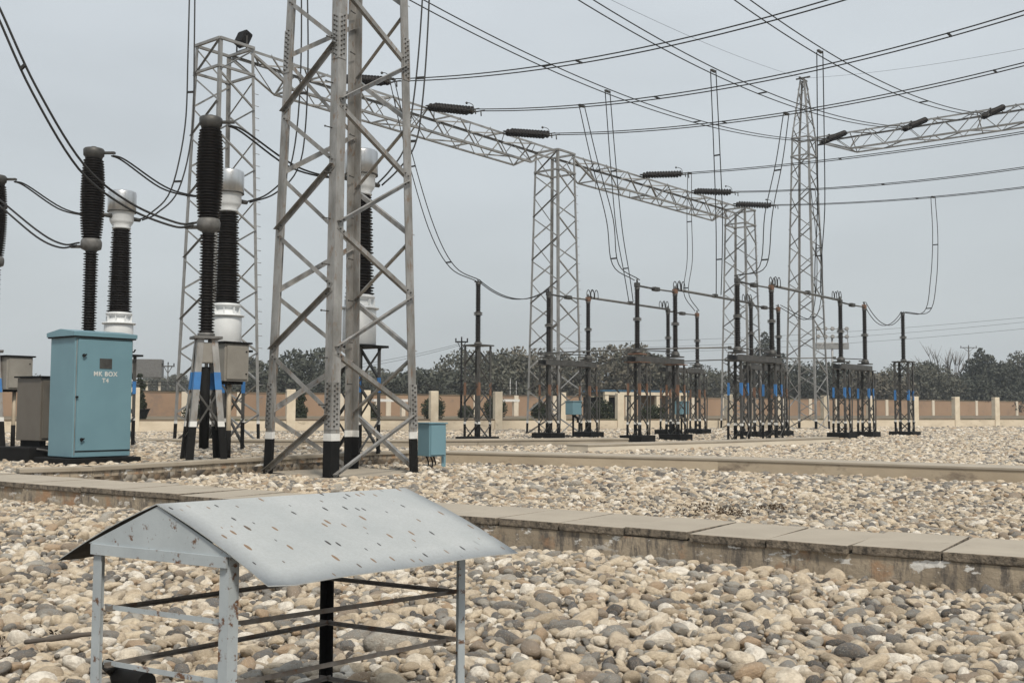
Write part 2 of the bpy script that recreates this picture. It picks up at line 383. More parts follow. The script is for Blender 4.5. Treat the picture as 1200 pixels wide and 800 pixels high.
t = thing('fence_kerb', 'low brown kerb line on the gravel just before the cream fence', 'kerb wall')
fk = [tuple((fence_pt(x) - FN * 2.6).xy) for x in (-30, -10, 14, 40, 70)]
wall_line(t, fk, .10, .3, 'soil', 'concrete', .02, .05)
padc = V((-3.25, 20.35, 0))
pad = thing('foundation_pad', 'low flat concrete pad under the big near lattice tower', 'concrete pad', (padc.x, padc.y, 0), ROT1)
MB().box((0, 0, 0.0), (2.9, 2.5, .10), 0, .01).build('slab', 'concrete', pad)
PADROT = ROT1

# ---------------------------------------------------------------- lattice helpers
def lattice(t, h, hb, ht, pitch, leg_a, br_a, mat, leg_t=.012, base=.62, white=.1, leg_top=None, base_z=0.0, phase=False, splice=(), start=0.0, brace_to=None, double=False, bands=None):
    """square lattice in local frame: hb/ht = (hx, hy) half widths at foot and top"""
    def cor(sx, sy, z):
        k = z / h; return V((sx * (hb[0] + (ht[0] - hb[0]) * k), sy * (hb[1] + (ht[1] - hb[1]) * k), base_z + z))
    cs = [(-1, -1), (1, -1), (1, 1), (-1, 1)]
    for sx, sy in cs:
        e1, e2 = V((-sx, 0, 0)), V((0, -sy, 0))
        lg = MB().angle(cor(sx, sy, 0), cor(sx, sy, h), e1, e2, leg_a, leg_t).build('leg', mat, t)
        o_ = V((sx, sy, 0)) * .004
        if base: MB().angle(cor(sx, sy, 0) + o_, cor(sx, sy, base) + o_, e1, e2, leg_a + .008, leg_t + .008).build('black_base', 'black', lg)
        if white: MB().angle(cor(sx, sy, base) + o_, cor(sx, sy, base + white) + o_, e1, e2, leg_a + .008, leg_t + .008).build('white_band', 'white', lg)
        if bands and (sx, sy) in ((-1, -1), (1, -1), (-1, 1)):
            z0, z1, bm_ = bands
            MB().angle(cor(sx, sy, z0) + o_, cor(sx, sy, z1) + o_, e1, e2, leg_a + .008, leg_t + .008).build('colour_band', bm_, lg)
        for sz in splice:
            sp = MB().angle(cor(sx, sy, sz - .42) + o_ * 3, cor(sx, sy, sz + .42) + o_ * 3, e1, e2, leg_a * .92, leg_t * .9).build('splice_plate', mat, lg)
            bo = MB()
            for zz in range(9):
                for q in (.3, .62):
                    for ed, od in ((e1, V((0, sy, 0))), (e2, V((sx, 0, 0)))):
                        p = cor(sx, sy, sz - .36 + zz * .09 + (q - .3) * .12) + o_ * 3 + ed * leg_a * q
                        bo.lathe([(.017, 0), (.017, .018), (.009, .02), (.009, .032)], 6, p, od, False)
            tag(bo.build('bolt_rows', 'galv_dark', lg), kind='stuff')
    top = brace_to or h
    for fi in range(4):
        a_, b2 = cs[fi], cs[(fi + 1) % 4]
        nrm = V((a_[0] + b2[0], a_[1] + b2[1], 0)).normalized()
        z = start; side = (fi % 2 == 0) if phase else True
        k = 0
        while z + pitch * .5 <= top + .01:
            z2 = z + pitch / 2
            A, B = (cor(*a_, z), cor(*b2, z2)) if side else (cor(*b2, z), cor(*a_, z2))
            dd = (B - A).normalized(); inn = dd * (leg_a * .35)
            ip = nrm.cross(dd)
            if ip.z < 0: ip = -ip
            off = nrm * .006
            if k % 2 == 0: MB().angle(A + inn + off + ip * br_a * .5, B - inn + off + ip * br_a * .5, -ip, nrm, br_a, max(.006, br_a * .09)).build('brace', mat, t)
            else: MB().angle(A + inn + off - ip * br_a * .5, B - inn + off - ip * br_a * .5, ip, -nrm, br_a, max(.006, br_a * .09)).build('brace', mat, t)
            if double:
                A2, B2 = (cor(*b2, z), cor(*a_, z2)) if side else (cor(*a_, z), cor(*b2, z2))
                dd = (B2 - A2).normalized(); ip = nrm.cross(dd); inn = dd * (leg_a * .35)
                if ip.z < 0: ip = -ip
                off = -nrm * (leg_t + .004)
                MB().angle(A2 + inn + off - ip * br_a * .5, B2 - inn + off - ip * br_a * .5, ip, -nrm, br_a, max(.006, br_a * .09)).build('brace', mat, t)
            if splice:
                br = t.children[-1]; bo = MB()
                for P_, s_ in ((A, 1), (B, -1)):
                    for q_ in (.06, .15): bo.lathe([(.016, 0), (.016, .016), (.009, .018), (.009, .03)], 6, P_ + dd * (leg_a * .35 + q_) * s_ + off + nrm * .006, nrm, False)
                tag(bo.build('bolt_rows', 'galv_dark', br), kind='stuff')
            z = z2; side = not side; k += 1
    return cor

# ---------------------------------------------------------------- near tower
near = V((-3.19, 18.9, 0)); cA = near + D1 * 1.108 - D2 * .932
tA = thing('lattice_tower', 'largest and nearest galvanised lattice tower, running out of the top of the photo', 'lattice tower', (cA.x, cA.y, .03), ROT1)
corA = lattice(tA, 15.2, (1.108, .932), (.74, .63), 2.27, .20, .084, 'galv', .02, .66, .13, splice=(8.05, 1.28), start=-.0)
# step bolts up the two inner legs
for sx, sy, ex in ((-1, -1, V((0, -1, 0))), (1, 1, V((-1, 0, 0)))):
    for kz in range(30):
        p = corA(sx, sy, 1.3 + kz * .42) + V((-sx * .1, -sy * .1, 0)) * (1 if sx > 0 else 0)
        q = V((-1, 0, 0)) if sx < 0 else V((-1, -.3, 0)).normalized()
        if sx < 0: p = corA(sx, sy, 1.3 + kz * .42) + V((0, .14, 0)); q = V((-1, 0, 0))
        if kz % 2 == (sx > 0): MB().tube([p, p + q * .17], .011, 6).lathe([(.02, 0), (.02, .014)], 6, p + q * .16, q, False).build('step_bolt', 'galv_dark', tA)
for sx, sy in ((-1, -1), (1, -1), (1, 1), (-1, 1)):
    p = corA(sx, sy, 0); MB().box(p + V((-sx * .08, -sy * .08, -.004)), (.34, .34, .05), 0, .006).build('base_plate', 'black', tA)

# ---------------------------------------------------------------- gantry: columns D, B, C and their beam
cD, cB, cC = V((-10.0, 36.3, 0)), V((2.07, 51.7, 0)), V((14.3, 66.4, 0))
GZ = 12.75
def gantry_column(c_, label, hw, base_):
    t = thing('gantry_column', label, 'gantry column', c_, ROT1, 'lattice columns carrying the long gantry beam')
    cor = lattice(t, GZ + 1.0, (hw, hw), (.70, .70), 2.1, .115, .058, 'galv_far', .014, base_, .10)
    zt = GZ + 1.0
    for (a_, b2) in (((-1, -1), (1, -1)), ((1, -1), (1, 1)), ((1, 1), (-1, 1)), ((-1, 1), (-1, -1))):
        MB().beam(cor(*a_, zt - .04), cor(*b2, zt - .04), .09, .09).build('head_beam', 'galv_far', t)
        MB().beam(cor(*a_, zt - 1.0), cor(*b2, zt - 1.0), .08, .08).build('head_beam', 'galv_far', t)
    for kz in range(26):
        p = cor(1, -1, 1.6 + kz * .42); MB().tube([p, p + V((.16, 0, 0))], .012, 5).build('step_bolt', 'galv_far', t)
    return t, cor
colD, _ = gantry_column(cD, 'left gantry column with the floodlight on its top, behind the black breaker poles', 1.02, .7)
colB, _ = gantry_column(cB, 'middle gantry column, standing behind the leftmost isolator', .98, .55)
colC, _ = gantry_column(cC, 'far gantry column at the right end of the long beam, behind the blue banded isolator', .98, .55)

def truss(label, pa, pb, mat, depth=1.0, halfw=.55, ntap=1.9, npan=14, group=None, end_taper=True):
    """box truss from pa to pb (top chord level); bottom chords taper up to the ends"""
    pa, pb = V(pa), V(pb); L = (pb - pa).length; dx = (pb - pa).normalized(); rz = math.atan2(dx.y, dx.x)
    t = thing('gantry_beam', label, 'gantry beam', pa, rz, group)
    ch = .095
    for sy in (-1, 1):
        MB().angle((0, sy * halfw, 0), (L, sy * halfw, 0), V((0, -sy, 0)), V((0, 0, -1)), ch, .012).build('top_chord', mat, t)
        MB().angle((ntap, sy * halfw, -depth), (L - ntap, sy * halfw, -depth), V((0, -sy, 0)), V((0, 0, 1)), ch, .012).build('bottom_chord', mat, t)
        for x0, x1 in ((0, ntap), (L, L - ntap)):
            MB().angle((x0, sy * halfw, -.14), (x1, sy * halfw, -depth), V((0, -sy, 0)), V((0, 0, 1)), ch, .012).build('end_strut', mat, t)
    st = (L - 2 * ntap) / npan
    for sy in (-1, 1):
        for k in range(npan):
            xa, xb = ntap + k * st, ntap + (k + 1) * st
            za, zb = (-depth, 0) if k % 2 == 0 else (0, -depth)
            MB().angle((xa, sy * (halfw + .01), za), (xb, sy * (halfw + .01), zb), V((0, 0, 1)), V((0, -sy, 0)), .055, .008).build('web_brace', mat, t)
        for xa, xb in ((ntap, ntap * .45), (L - ntap, L - ntap * .45)):
            MB().angle((xa, sy * (halfw + .01), -depth), (xb, sy * (halfw + .01), 0), V((0, 0, 1)), V((0, -sy, 0)), .055, .008).build('web_brace', mat, t)
    for z in (-.02, -depth + .02):
        k = 0; x = 0 if z > -.1 else ntap; xe = L if z > -.1 else L - ntap
        step = st * 1.15 if z > -.1 else st * 1.6
        while x + step < xe:
            y0, y1 = (-halfw, halfw) if k % 2 == 0 else (halfw, -halfw)
            MB().angle((x, y0, z), (x + step, y1, z), V((1, 0, 0)), V((0, 0, 1 if z < -.1 else -1)), .06, .008).build('plan_brace', mat, t)
            if k % 3 == 0: MB().angle((x, -halfw, z - .01), (x, halfw, z - .01), V((1, 0, 0)), V((0, 0, 1)), .06, .008).build('cross_tie', mat, t)
            x += step; k += 1
    for x in (ntap, L / 2, L - ntap):
        for s1_ in (-1, 1):
            MB().angle((x, -s1_ * halfw, -depth), (x, s1_ * halfw, -.02), V((1, 0, 0)), V((0, 0, 1)), .055, .007).build('diaphragm_brace', mat, t)
    return t
zb = GZ + .96
e1 = (cB - cD).normalized(); e2 = (cC - cB).normalized()
truss('nearer span of the long lattice gantry beam, from the floodlight column to the middle column', cD + e1 * .72 + V((0, 0, zb)), cB - e1 * .72 + V((0, 0, zb)), 'galv_far', group='lattice gantry beams')
truss('farther span of the long lattice gantry beam, between the middle and far columns', cB + e2 * .72 + V((0, 0, zb)), cC - e2 * .72 + V((0, 0, zb)), 'galv_far', group='lattice gantry beams')

# floodlight on column D
fl = thing('floodlight', 'dark square floodlight on top of the left gantry column', 'floodlight', cD + D1 * .7 - V((0, 0, 0)) + V((0, 0, GZ + 1.0)), ROT1)
MB().beam((0, -.28, .02), (0, -.28, .5), .04, .04).beam((0, .28, .02), (0, .28, .5), .04, .04).beam((0, -.28, .02), (0, .28, .02), .05, .05).build('bracket', 'galv_dark', fl)
hs = MB().box((0, 0, 0), (.32, .5, .52), 0, .05).build('housing', 'black', fl); hs.location = (.05, 0, .45); hs.rotation_euler = (0, R(25), 0)
gl = MB().box((.166, 0, 0), (.012, .42, .44), 0, .004).build('glass', 'cast', hs)

# high tower E with its peak and beam
cE = V((17.7, 64.0, 0)); EZ = 17.3
tE = thing('lattice_mast', 'tall tapering lattice tower with a pointed peak, right of centre behind the isolators', 'lattice tower', cE, ROT1)
corE = lattice(tE, EZ + .4, (1.0, 1.0), (.56, .56), 2.2, .115, .055, 'galv_far', .016, .55, .1)
pk = EZ + 4.0
for sx, sy in ((-1, -1), (1, -1), (1, 1), (-1, 1)):
    p = corE(sx, sy, EZ + .4); q = V((sx * .16, sy * .16, pk))
    MB().angle(p, q, V((-sx, 0, 0)), V((0, -sy, 0)), .1, .012).build('peak_leg', 'galv_far', tE)
    for k in range(6):
        nx = (1, -1) if (sx, sy) == (-1, -1) else (1, 1) if (sx, sy) == (1, -1) else (-1, 1) if (sx, sy) == (1, 1) else (-1, -1)
        r = V((nx[0] * .16, nx[1] * .16, pk)); pp = corE(*nx, EZ + .4)
        A = p.lerp(q, k / 6) if k % 2 == 0 else pp.lerp(r, k / 6); B = pp.lerp(r, (k + 1) / 6) if k % 2 == 0 else p.lerp(q, (k + 1) / 6)
        MB().beam(A, B, .06, .02).build('brace', 'galv_far', tE)
MB().beam((-.55, 0, pk + .03), (.55, 0, pk + .03), .09, .09).beam((0, -.45, pk + .12), (0, .45, pk + .12), .08, .08).build('peak_arm', 'galv_dark', tE)
for z in (EZ + .35, EZ - .75):
    for (a_, b2) in (((-1, -1), (1, -1)), ((1, -1), (1, 1)), ((1, 1), (-1, 1)), ((-1, 1), (-1, -1))):
        MB().beam(corE(*a_, z), corE(*b2, z), .08, .08).build('ring_beam', 'galv_far', tE)
bE0 = cE + D2 * .75 + V((0, 0, EZ + .20)); bE1 = cE + D2 * 19.5 + V((0, 0, EZ + .20))
truss('high lattice beam from the peaked tower out of the right edge of the photo', bE0, bE1, 'galv_far', 1.05, .6, 2.3, 14)

# ---------------------------------------------------------------- conductors
def strain_string(label, p0, d, L, group, drop=.25, mat='porc'):
    d = V(d).normalized(); rz = math.atan2(d.y, d.x)
    t = thing('strain_insulator', label, 'strain insulator', p0, rz, group)
    ax = V((L, 0, -drop)).normalized(); nd = 13
    for sy in (-1, 1):
        pr = []
        for k in range(nd):
            z = .25 + k * (L - .45) / nd; s_ = (L - .45) / nd
            pr += [(.04, z), (.05, z + s_ * .22), (.165, z + s_ * .44), (.17, z + s_ * .54), (.07, z + s_ * .60), (.045, z + s_ * .95)]
        MB().lathe(pr, 12, (0, sy * .16, sy * .05), ax).build('disc_string', mat, t)
    for z in (.16, L - .14):
        MB().beam(ax * z + V((0, -.24, 0)), ax * z + V((0, .24, 0)), .12, .03).build('yoke_plate', 'cast', t)
    MB().tube([V((0, 0, 0)), ax * .2], .03, 6).build('shackle', 'cast', t)
    e_ = ax * (L - .1)
    MB().tube(spline([e_ + V((0, .1, 0)), e_ + V((-.05, .1, .25)), e_ + V((-.22, .1, .38)), e_ + V((-.38, .1, .42))], 4), .015, 6).lathe([(.02, -.05), (.05, -.02), (.05, .02), (.02, .05)], 8, e_ + V((-.4, .1, .42))).build('arcing_horn', 'cast', t)
    for sy in (-1, 1):
        MB().tube([e_ + V((0, sy * .17, 0)), e_ + V((.5, sy * .17, -.02))], [.03, .022], 6).tube([e_ + V((.3, sy * .17, 0)), e_ + V((.32, sy * .17, -.22))], .025, 6).build('dead_end_clamp', 'cast', t)
    return V(p0) + d * (L + .3) + V((0, 0, -drop))
def twin(name, label, cat, pts, group, half=.17, r=.019, side=None, spacers=(), smooth=True, closing=0.0):
    """two parallel wires following pts, offset sideways"""
    pts = [V(p) for p in pts]
    t = thing(name, label, cat, pts[0], 0, group); o = pts[0]; L = len(pts)
    sd_ = []
    for i in range(L):
        if side is not None: sd_.append(V(side).normalized())
        else:
            d = pts[min(i + 1, L - 1)] - pts[max(i - 1, 0)]; h_ = V((-d.y, d.x, 0)); sd_.append(h_.normalized() if h_.length > 1e-5 else V((1, 0, 0)))
    hw = [half * (1 - closing * abs(2 * i / (L - 1) - 1)) for i in range(L)]
    for sgn in (-1, 1):
        MB().tube([p - o + sd_[i] * hw[i] * sgn for i, p in enumerate(pts)], r, 6).build('wire', 'wire', t)
    for f in spacers:
        i = int(f * (L - 1)); MB().beam(pts[i] - o - sd_[i] * hw[i], pts[i] - o + sd_[i] * hw[i], .05, .05).build('spacer', 'wire', t)
    return t
GW = 'twin conductors from the long beam to the right'
us = [('B1', 5.0, 12.02, .0070), ('B1', 9.82, 12.0, .0070), ('B1', 14.96, 12.25, .0060), ('B2', 6.88, 13.0, .0030), ('B2', 12.3, 12.65, .0045), ('B2', 17.3, 12.7, .0042)]
wl = ['nearest the floodlight', 'second from the floodlight', 'just left of the middle column', 'just right of the middle column', 'second from the far column', 'nearest the far column']
WAY = []
for (bm_, u, zm, kq), nm in zip(us, wl):
    org = (cD + e1 * u) if bm_ == 'B1' else (cB + e2 * u)
    p0 = org + D2 * .5 + V((0, 0, GZ + 1.02)); f0 = zm + kq * (3.45 - 16) ** 2
    endp = strain_string('twin disc strain insulator on the long beam, ' + nm, p0, D2, 2.65, 'strain insulators on the long beam', p0.z - f0)
    f = lambda s_, org=org, zm=zm, kq=kq: V((org.x, org.y, 0)) + D2 * s_ + V((0, 0, zm + kq * (s_ - 16) ** 2))
    WAY.append(f)
    pts = [f(s_) for s_ in [3.3 + i * 1.65 for i in range(19)]]
    twin('overhead_conductor', 'twin wires rising right from the strain insulator ' + nm, 'overhead wires', spline(pts, 2), GW, .17, .02, None, (.3, .62))
GH = 'high twin conductors from the right hand beam'
HI = []
for tt, nm, sp in ((2.74, 'nearest the peaked tower', (.3, .52)), (7.35, 'in the middle of that beam', (.36,)), (11.4, 'nearest the right edge', (.2,))):
    org = cE + D2 * tt
    p0 = org - D1 * .62 + V((0, 0, EZ + .12))
    strain_string('dark strain insulator on the high right hand beam, ' + nm, p0, -D1, 3.1, 'strain insulators on the high beam', p0.z - (14.05 + .0043 * 23 ** 2))
    f = lambda s_, org=org: V((org.x, org.y, 0)) - D1 * s_ + V((0, 0, 14.05 + .0043 * (s_ - 27) ** 2))
    HI.append(f)
    pts = [f(s_) for s_ in [3.9 + 1.9 * i for i in range(27)]]
    twin('overhead_conductor', 'high twin wires crossing up left from the right beam, ' + nm, 'overhead wires', spline(pts, 2), GH, .2, .02, None, sp)

# ---------------------------------------------------------------- isolators
IZ = 5.93
def lattice_stand(t, x, h, rot_band, plinth=True):
    """lattice support at local x"""
    k = bpy.data.objects.new('support_stand', None); C.objects.link(k); k.parent = t; k.location = (x, 0, 0)
    lattice(k, h, (.30, .30), (.27, .27), 1.16, .085, .04, 'galv_dark', .010, .68, .09, base_z=.0, bands=(1.76, 2.2, rot_band))
    if plinth: MB().box((0, 0, .12), (.96, .96, .34), 0, .015).build('plinth', 'black', k)
    return k
def post_insulator(t, x, z0, z1, mat='porc', half=2):
    zm = (z0 + z1) / 2
    k = MB().lathe(insul(z0 + .07, zm - .05, .075, .115, .075), 14, (x, 0, 0)).build('insulator', mat, t)
    k2 = MB().lathe(insul(zm + .05, z1 - .06, .07, .105, .075), 14, (x, 0, 0)).build('insulator', mat, t)
    MB().lathe([(.10, zm - .055), (.16, zm - .05), (.16, zm - .012), (.10, zm - .01), (.10, zm + .01), (.16, zm + .012), (.16, zm + .05), (.10, zm + .055)], 14, (x, 0, 0)).build('flange', 'flange', t)
    MB().lathe([(.13, z0), (.15, z0 + .02), (.15, z0 + .05), (.09, z0 + .075)], 12, (x, 0, 0)).build('foot_flange', 'flange', t)
    MB().lathe([(.08, z1 - .07), (.10, z1 - .05), (.10, z1), (.06, z1 + .05)], 12, (x, 0, 0)).build('top_cap', 'cast', t)
GI = 'two post isolators on lattice stands'
def isolator(base, label, band, plinth=True, rust_beam=False, loops=True):
    t = thing('isolator', label, 'isolator', base, ROT1, GI); sp = 2.78
    sh = 2.98
    for x in (0, sp): lattice_stand(t, x, sh, band, plinth)
    for y in (-.19, .19):
        MB().angle((-.42, y, sh + .02), (sp + .35, y, sh + .02), V((0, 0, 1)), V((0, 1 if y > 0 else -1, 0)), .21, .012, .09).build('channel_beam', 'galv_dark', t)
    for x in (0, sp):
        MB().box((x, 0, sh + .31), (.5, .52, .05), 0, .006).build('mounting_plate', 'rust' if (rust_beam and x == 0) else 'galv_dark', t)
        MB().box((x, 0, sh + .005), (.74, .70, .03)).build('head_plate', 'rust' if rust_beam else 'galv_dark', t)
        MB().lathe([(.17, 0), (.17, .09), (.1, .14)], 12, (x, 0, sh + .335)).build('rotary_bearing', 'cast', t)
        post_insulator(t, x, sh + .44, IZ - .18)
        MB().box((x, 0, IZ - .06), (.2, .16, .18), 0, .02).build('contact_head', 'cast' if x == 0 else 'rust', t)
        # lever arm under the bearing
        MB().beam((x - .1, -.02, sh + .42), (x - .75, -.02, sh + .42), .05, .05).build('lever_arm', 'galv_dark', t)
        MB().tube(spline([V((x + .36, -.28, 2.85)), V((x + .44, -.30, 2.5)), V((x + .38, -.3, 2.1)), V((x + .42, -.3, 1.6)), V((x + .36, -.3, .3))], 4), .03, 6).build('drive_pipe', 'galv_dark', t)
    MB().tube([(.05, 0, IZ - .08), (sp * .44, 0, IZ - .10)], .038, 8).build('arm', 'cast', t)
    MB().tube([(sp * .52, 0, IZ - .10), (sp - .05, 0, IZ - .08)], .032, 8).build('arm', 'bus', t)
    MB().box((sp * .48, 0, IZ - .10), (.36, .2, .16), 0, .04).build('contact_jaw', 'cast', t)
    MB().tube([(0, 0, sh + .46), (sp, 0, sh + .52)], .022, 6).build('coupling_rod', 'cast', t)
    # terminal spike and jumper loops
    for x in (0, sp): MB().tube([(x, 0, IZ), (x, 0, IZ + .16)], .035, 8).build('terminal', 'cast', t)
    if loops:
        for dy in (-.1, .1):
            q = []
            for k in range(2):
                x0 = sp + .05 + k * .3; q += [V((x0, dy, IZ + .02)), V((x0 + .01, dy, IZ + .26)), V((x0 + .12, dy, IZ + .36)), V((x0 + .23, dy, IZ + .26)), V((x0 + .26, dy, IZ + .0))]
            MB().tube(spline(q, 4), .017, 6).build('jumper_loop', 'wire', t)
    return t
R1, R2, R3 = V((1.47, 42.8, 0)), V((4.66, 39.6, 0)), V((8.08, 38.1, 0))
def at(Rw, s_, z=0): return Rw + D1 * s_ + V((0, 0, z))
isolator(at(R1, 0), 'leftmost two post isolator with brown bands, in front of the middle gantry column', 'rust', True, False)
isolator(at(R1, 9.35), 'brown banded isolator partly hidden behind the rust topped one', 'rust', True, False, False)
isolator(at(R2, 0), 'isolator with rust coloured top plates and brown bands, on black plinths', 'rust', True, True)
isolator(at(R2, 9.35), 'brown banded isolator seen behind the nearest blue banded isolator', 'rust', True, False, False)
isolator(at(R3, 0), 'tallest looking blue banded isolator, standing on the pale kerb', 'blue', False, False)
isolator(at(R3, 9.5), 'blue banded isolator right of the peaked lattice tower', 'blue', True, False, False)

def post_support(base, label, band):
    t = thing('post_insulator', label, 'post insulator', base, ROT1, 'single post insulators on lattice stands')
    k = bpy.data.objects.new('support_stand', None); C.objects.link(k); k.parent = t
    lattice(k, 3.55, (.36, .36), (.36, .36), 1.4, .10, .045, 'galv_dark', .010, .68, .09, bands=(1.72, 2.2, band))
    MB().box((0, 0, .09), (1.15, 1.15, .26), 0, .015).build('plinth', 'black', k)
    MB().box((0, 0, 3.57), (.86, .86, .05)).build('head_plate', 'galv_dark', t)
    post_insulator(t, 0, 3.62, IZ - .05)
    MB().beam((-.16, 0, IZ + .0), (.16, 0, IZ + .0), .1, .05).build('terminal', 'cast', t)
    return t
post_support(at(R1, -4.35), 'lone post insulator on a lattice stand with brown bands, left of all isolators', 'rust')
post_support(at(R3, 17.3), 'lone post insulator with blue bands at the far right end', 'blue')

GB = 'long bus tubes between isolators'
for Rw, s0_, s1_, lb in ((R1, 2.78, 9.35, 'long horizontal bus tube at the left, ending behind the rust topped isolator'), (R2, 2.78, 9.35, 'long horizontal bus tube between the rust topped isolator and the blue banded pair'), (R3, 2.78, 9.5, 'long horizontal bus tube passing in front of the peaked tower')):
    t = thing('bus_tube', lb, 'bus tube', at(Rw, s0_, IZ + .02), ROT1, GB); L = s1_ - s0_
    MB().tube([(.12, 0, 0), (L - .05, 0, -.02)], .05, 10).build('tube', 'bus', t)
    MB().box((L * .5, 0, .02), (.22, .18, .16), 0, .03).build('clamp', 'cast', t)
    for x in (.12, L - .08): MB().box((x, 0, 0), (.18, .15, .14), 0, .03).build('clamp', 'cast', t)
    for dy in (-.1, .1):
        q = []
        for k in range(2):
            x0 = L - .62 + k * .28; q += [V((x0, dy, .05)), V((x0 + .01, dy, .24)), V((x0 + .1, dy, .33)), V((x0 + .2, dy, .24)), V((x0 + .24, dy, .06))]
        MB().tube(spline(q, 4), .016, 6).build('jumper_loop', 'wire', t)
# operating pipes linking the three phases
for s_, lb in ((0.0, 'thin horizontal operating pipe linking the nearer isolator stands'), (9.4, 'thin horizontal operating pipe linking the farther isolator stands')):
    pp = [at(Rw, s_, 3.44) - D1 * .62 for Rw in (R1, R2, R3)]
    if s_ == 0: pp.append(pp[-1] + D2 * .2)
    t = thing('operating_pipe', lb, 'operating pipe', pp[0], 0, 'operating pipes')
    for k in range(2): MB().tube([pp[k] - pp[0], pp[k + 1] - pp[0]], .026, 8).build('pipe', 'bus', t)
    for q in pp[:3]: MB().box(q - pp[0], (.12, .12, .1), 0, .02).build('fork_joint', 'cast', t)
# drive boxes
for px, Y, lb in ((672, 44.2, 'small teal drive box on a post beside the leftmost isolator'), (799, 47.0, 'small teal drive box between the rust topped isolator stands'),):
    p = W(px, 478, Y)
    t = thing('drive_box', lb, 'drive box', (p.x, p.y, 0), ROT1, 'small teal drive boxes')
    bx = MB().box((0, 0, p.z), (.62, .38, .55), 0, .02).build('box', 'teal', t)
    MB().box((0, 0, p.z + .285), (.68, .44, .03), 0, .008).build('lid', 'teal', t)
    MB().tube(spline([V((.1, 0, p.z - .27)), V((.14, 0, p.z - .36)), V((.3, 0, p.z - .42)), V((.32, 0, p.z - .6))], 4), .05, 8).build('conduit', 'black', t)
    MB().tube([(.05, .05, -.02), (.05, .05, p.z - .27)], .045, 8).build('post', 'black', t)
    MB().box((.05, .05, .05), (.45, .45, .14), 0, .01).build('footing', 'black', t)

# droppers and jumpers
GD = 'twin drop wires from the overhead conductors'
def dropper(lb, p0, p1, bow=(0, 0, 0), bow2=None, half=.15, spacers=(.33, .72)):
    p0, p1 = V(p0), V(p1); b1 = V(bow); b2_ = V(bow2) if bow2 else b1 * .6
    pts = spline([p0, p0.lerp(p1, .3) + b1 * .6, p0.lerp(p1, .62) + b1, p0.lerp(p1, .86) + b2_, p1], 6)
    t = twin('drop_wire', lb, 'drop wires', pts, GD, half, .019, (D2 if abs((p1 - p0).xy.normalized().dot(D1.xy)) > .7 else D1), spacers, closing=.25)
    MB().box((0, 0, 0), (.34, .1, .08), ROT1, .02).build('tee_clamp', 'cast', t)
    return t
dropper('twin drop wires left of the middle column, curving into the lone left post insulator', WAY[0](3.2) + V((0, 0, .05)), at(R1, -4.35, IZ + .05), (-.5, -.3, -.9), (-.5, -.2, -.55))
dropper('twin drop wires right of the middle column, curving into the rust topped isolator', WAY[1](8.33), at(R2, 0, IZ + .12), (-.25, -.1, -.2), (-.55, -.3, -.35))
dropper('twin drop wires slanting down to the nearest blue banded isolator', WAY[2](14.1), at(R3, 0, IZ + .12), (.5, .2, 0), (.75, .35, -.45))
dropper('twin drop wires from the beam onto the hidden brown banded isolator', WAY[3](3.5), at(R1, 12.13, IZ + .12), (-.2, .1, -.1), (-.5, -.1, -.1))
dropper('twin drop wires along the peaked tower, looping up to the far brown banded isolator', WAY[4](7.8), at(R2, 12.13, IZ + .12), (1.1, -.6, -1.7), (1.3, .3, -1.5))
dropper('twin drop wires at far right, looping into the lone blue banded post insulator', WAY[5](12.4), at(R3, 17.3, IZ + .05), (.8, -.3, -.8), (.9, -.1, -.85))
dropper('nearly vertical twin drop wires ending on the left bus tube', HI[0](25.5), at(R1, 6.14, IZ + .1), (-.15, .1, 0), (-.05, 0, 0))
dropper('vertical twin drop wires ending on the middle bus tube', HI[1](25.2), at(R2, 6.37, IZ + .1), (.1, 0, 0), (.05, 0, 0))
dropper('tall twin drop wires just right of the peaked tower, ending on the right bus tube', HI[2](24.8), at(R3, 7.15, IZ + .1), (.1, 0, 0), (.0, 0, 0))
GJ = 'twin jumper wires between equipment'
twin('jumper_wire', 'sagging twin jumper between the lone left post insulator and the leftmost isolator', 'jumper wires', sagline(at(R1, -4.35, IZ + .08), at(R1, 0, IZ + .12), .55), GJ, .09, .018, D2, closing=.5)
twin('jumper_wire', 'sagging twin jumper between the right blue banded isolator and the lone right post insulator', 'jumper wires', sagline(at(R3, 12.3, IZ + .14), at(R3, 17.3, IZ + .08), .85), GJ, .12, .018, D2, closing=.5)

# earth wires from the peak of E
pkp = cE + V((0, 0, pk + .1))
for q, lb in ((W(745, 0, 40), 'hair thin earth wire from the tower peak to the upper left'), (W(1210, 42, 42), 'hair thin earth wire from the tower peak to the upper right')):
    tag(MB().tube(sagline(pkp, pkp + (q - pkp) * 1.6, .5), .007, 5).build('earth_wire', 'wire'), lb, 'earth wire', 'earth wires from the tower peak')

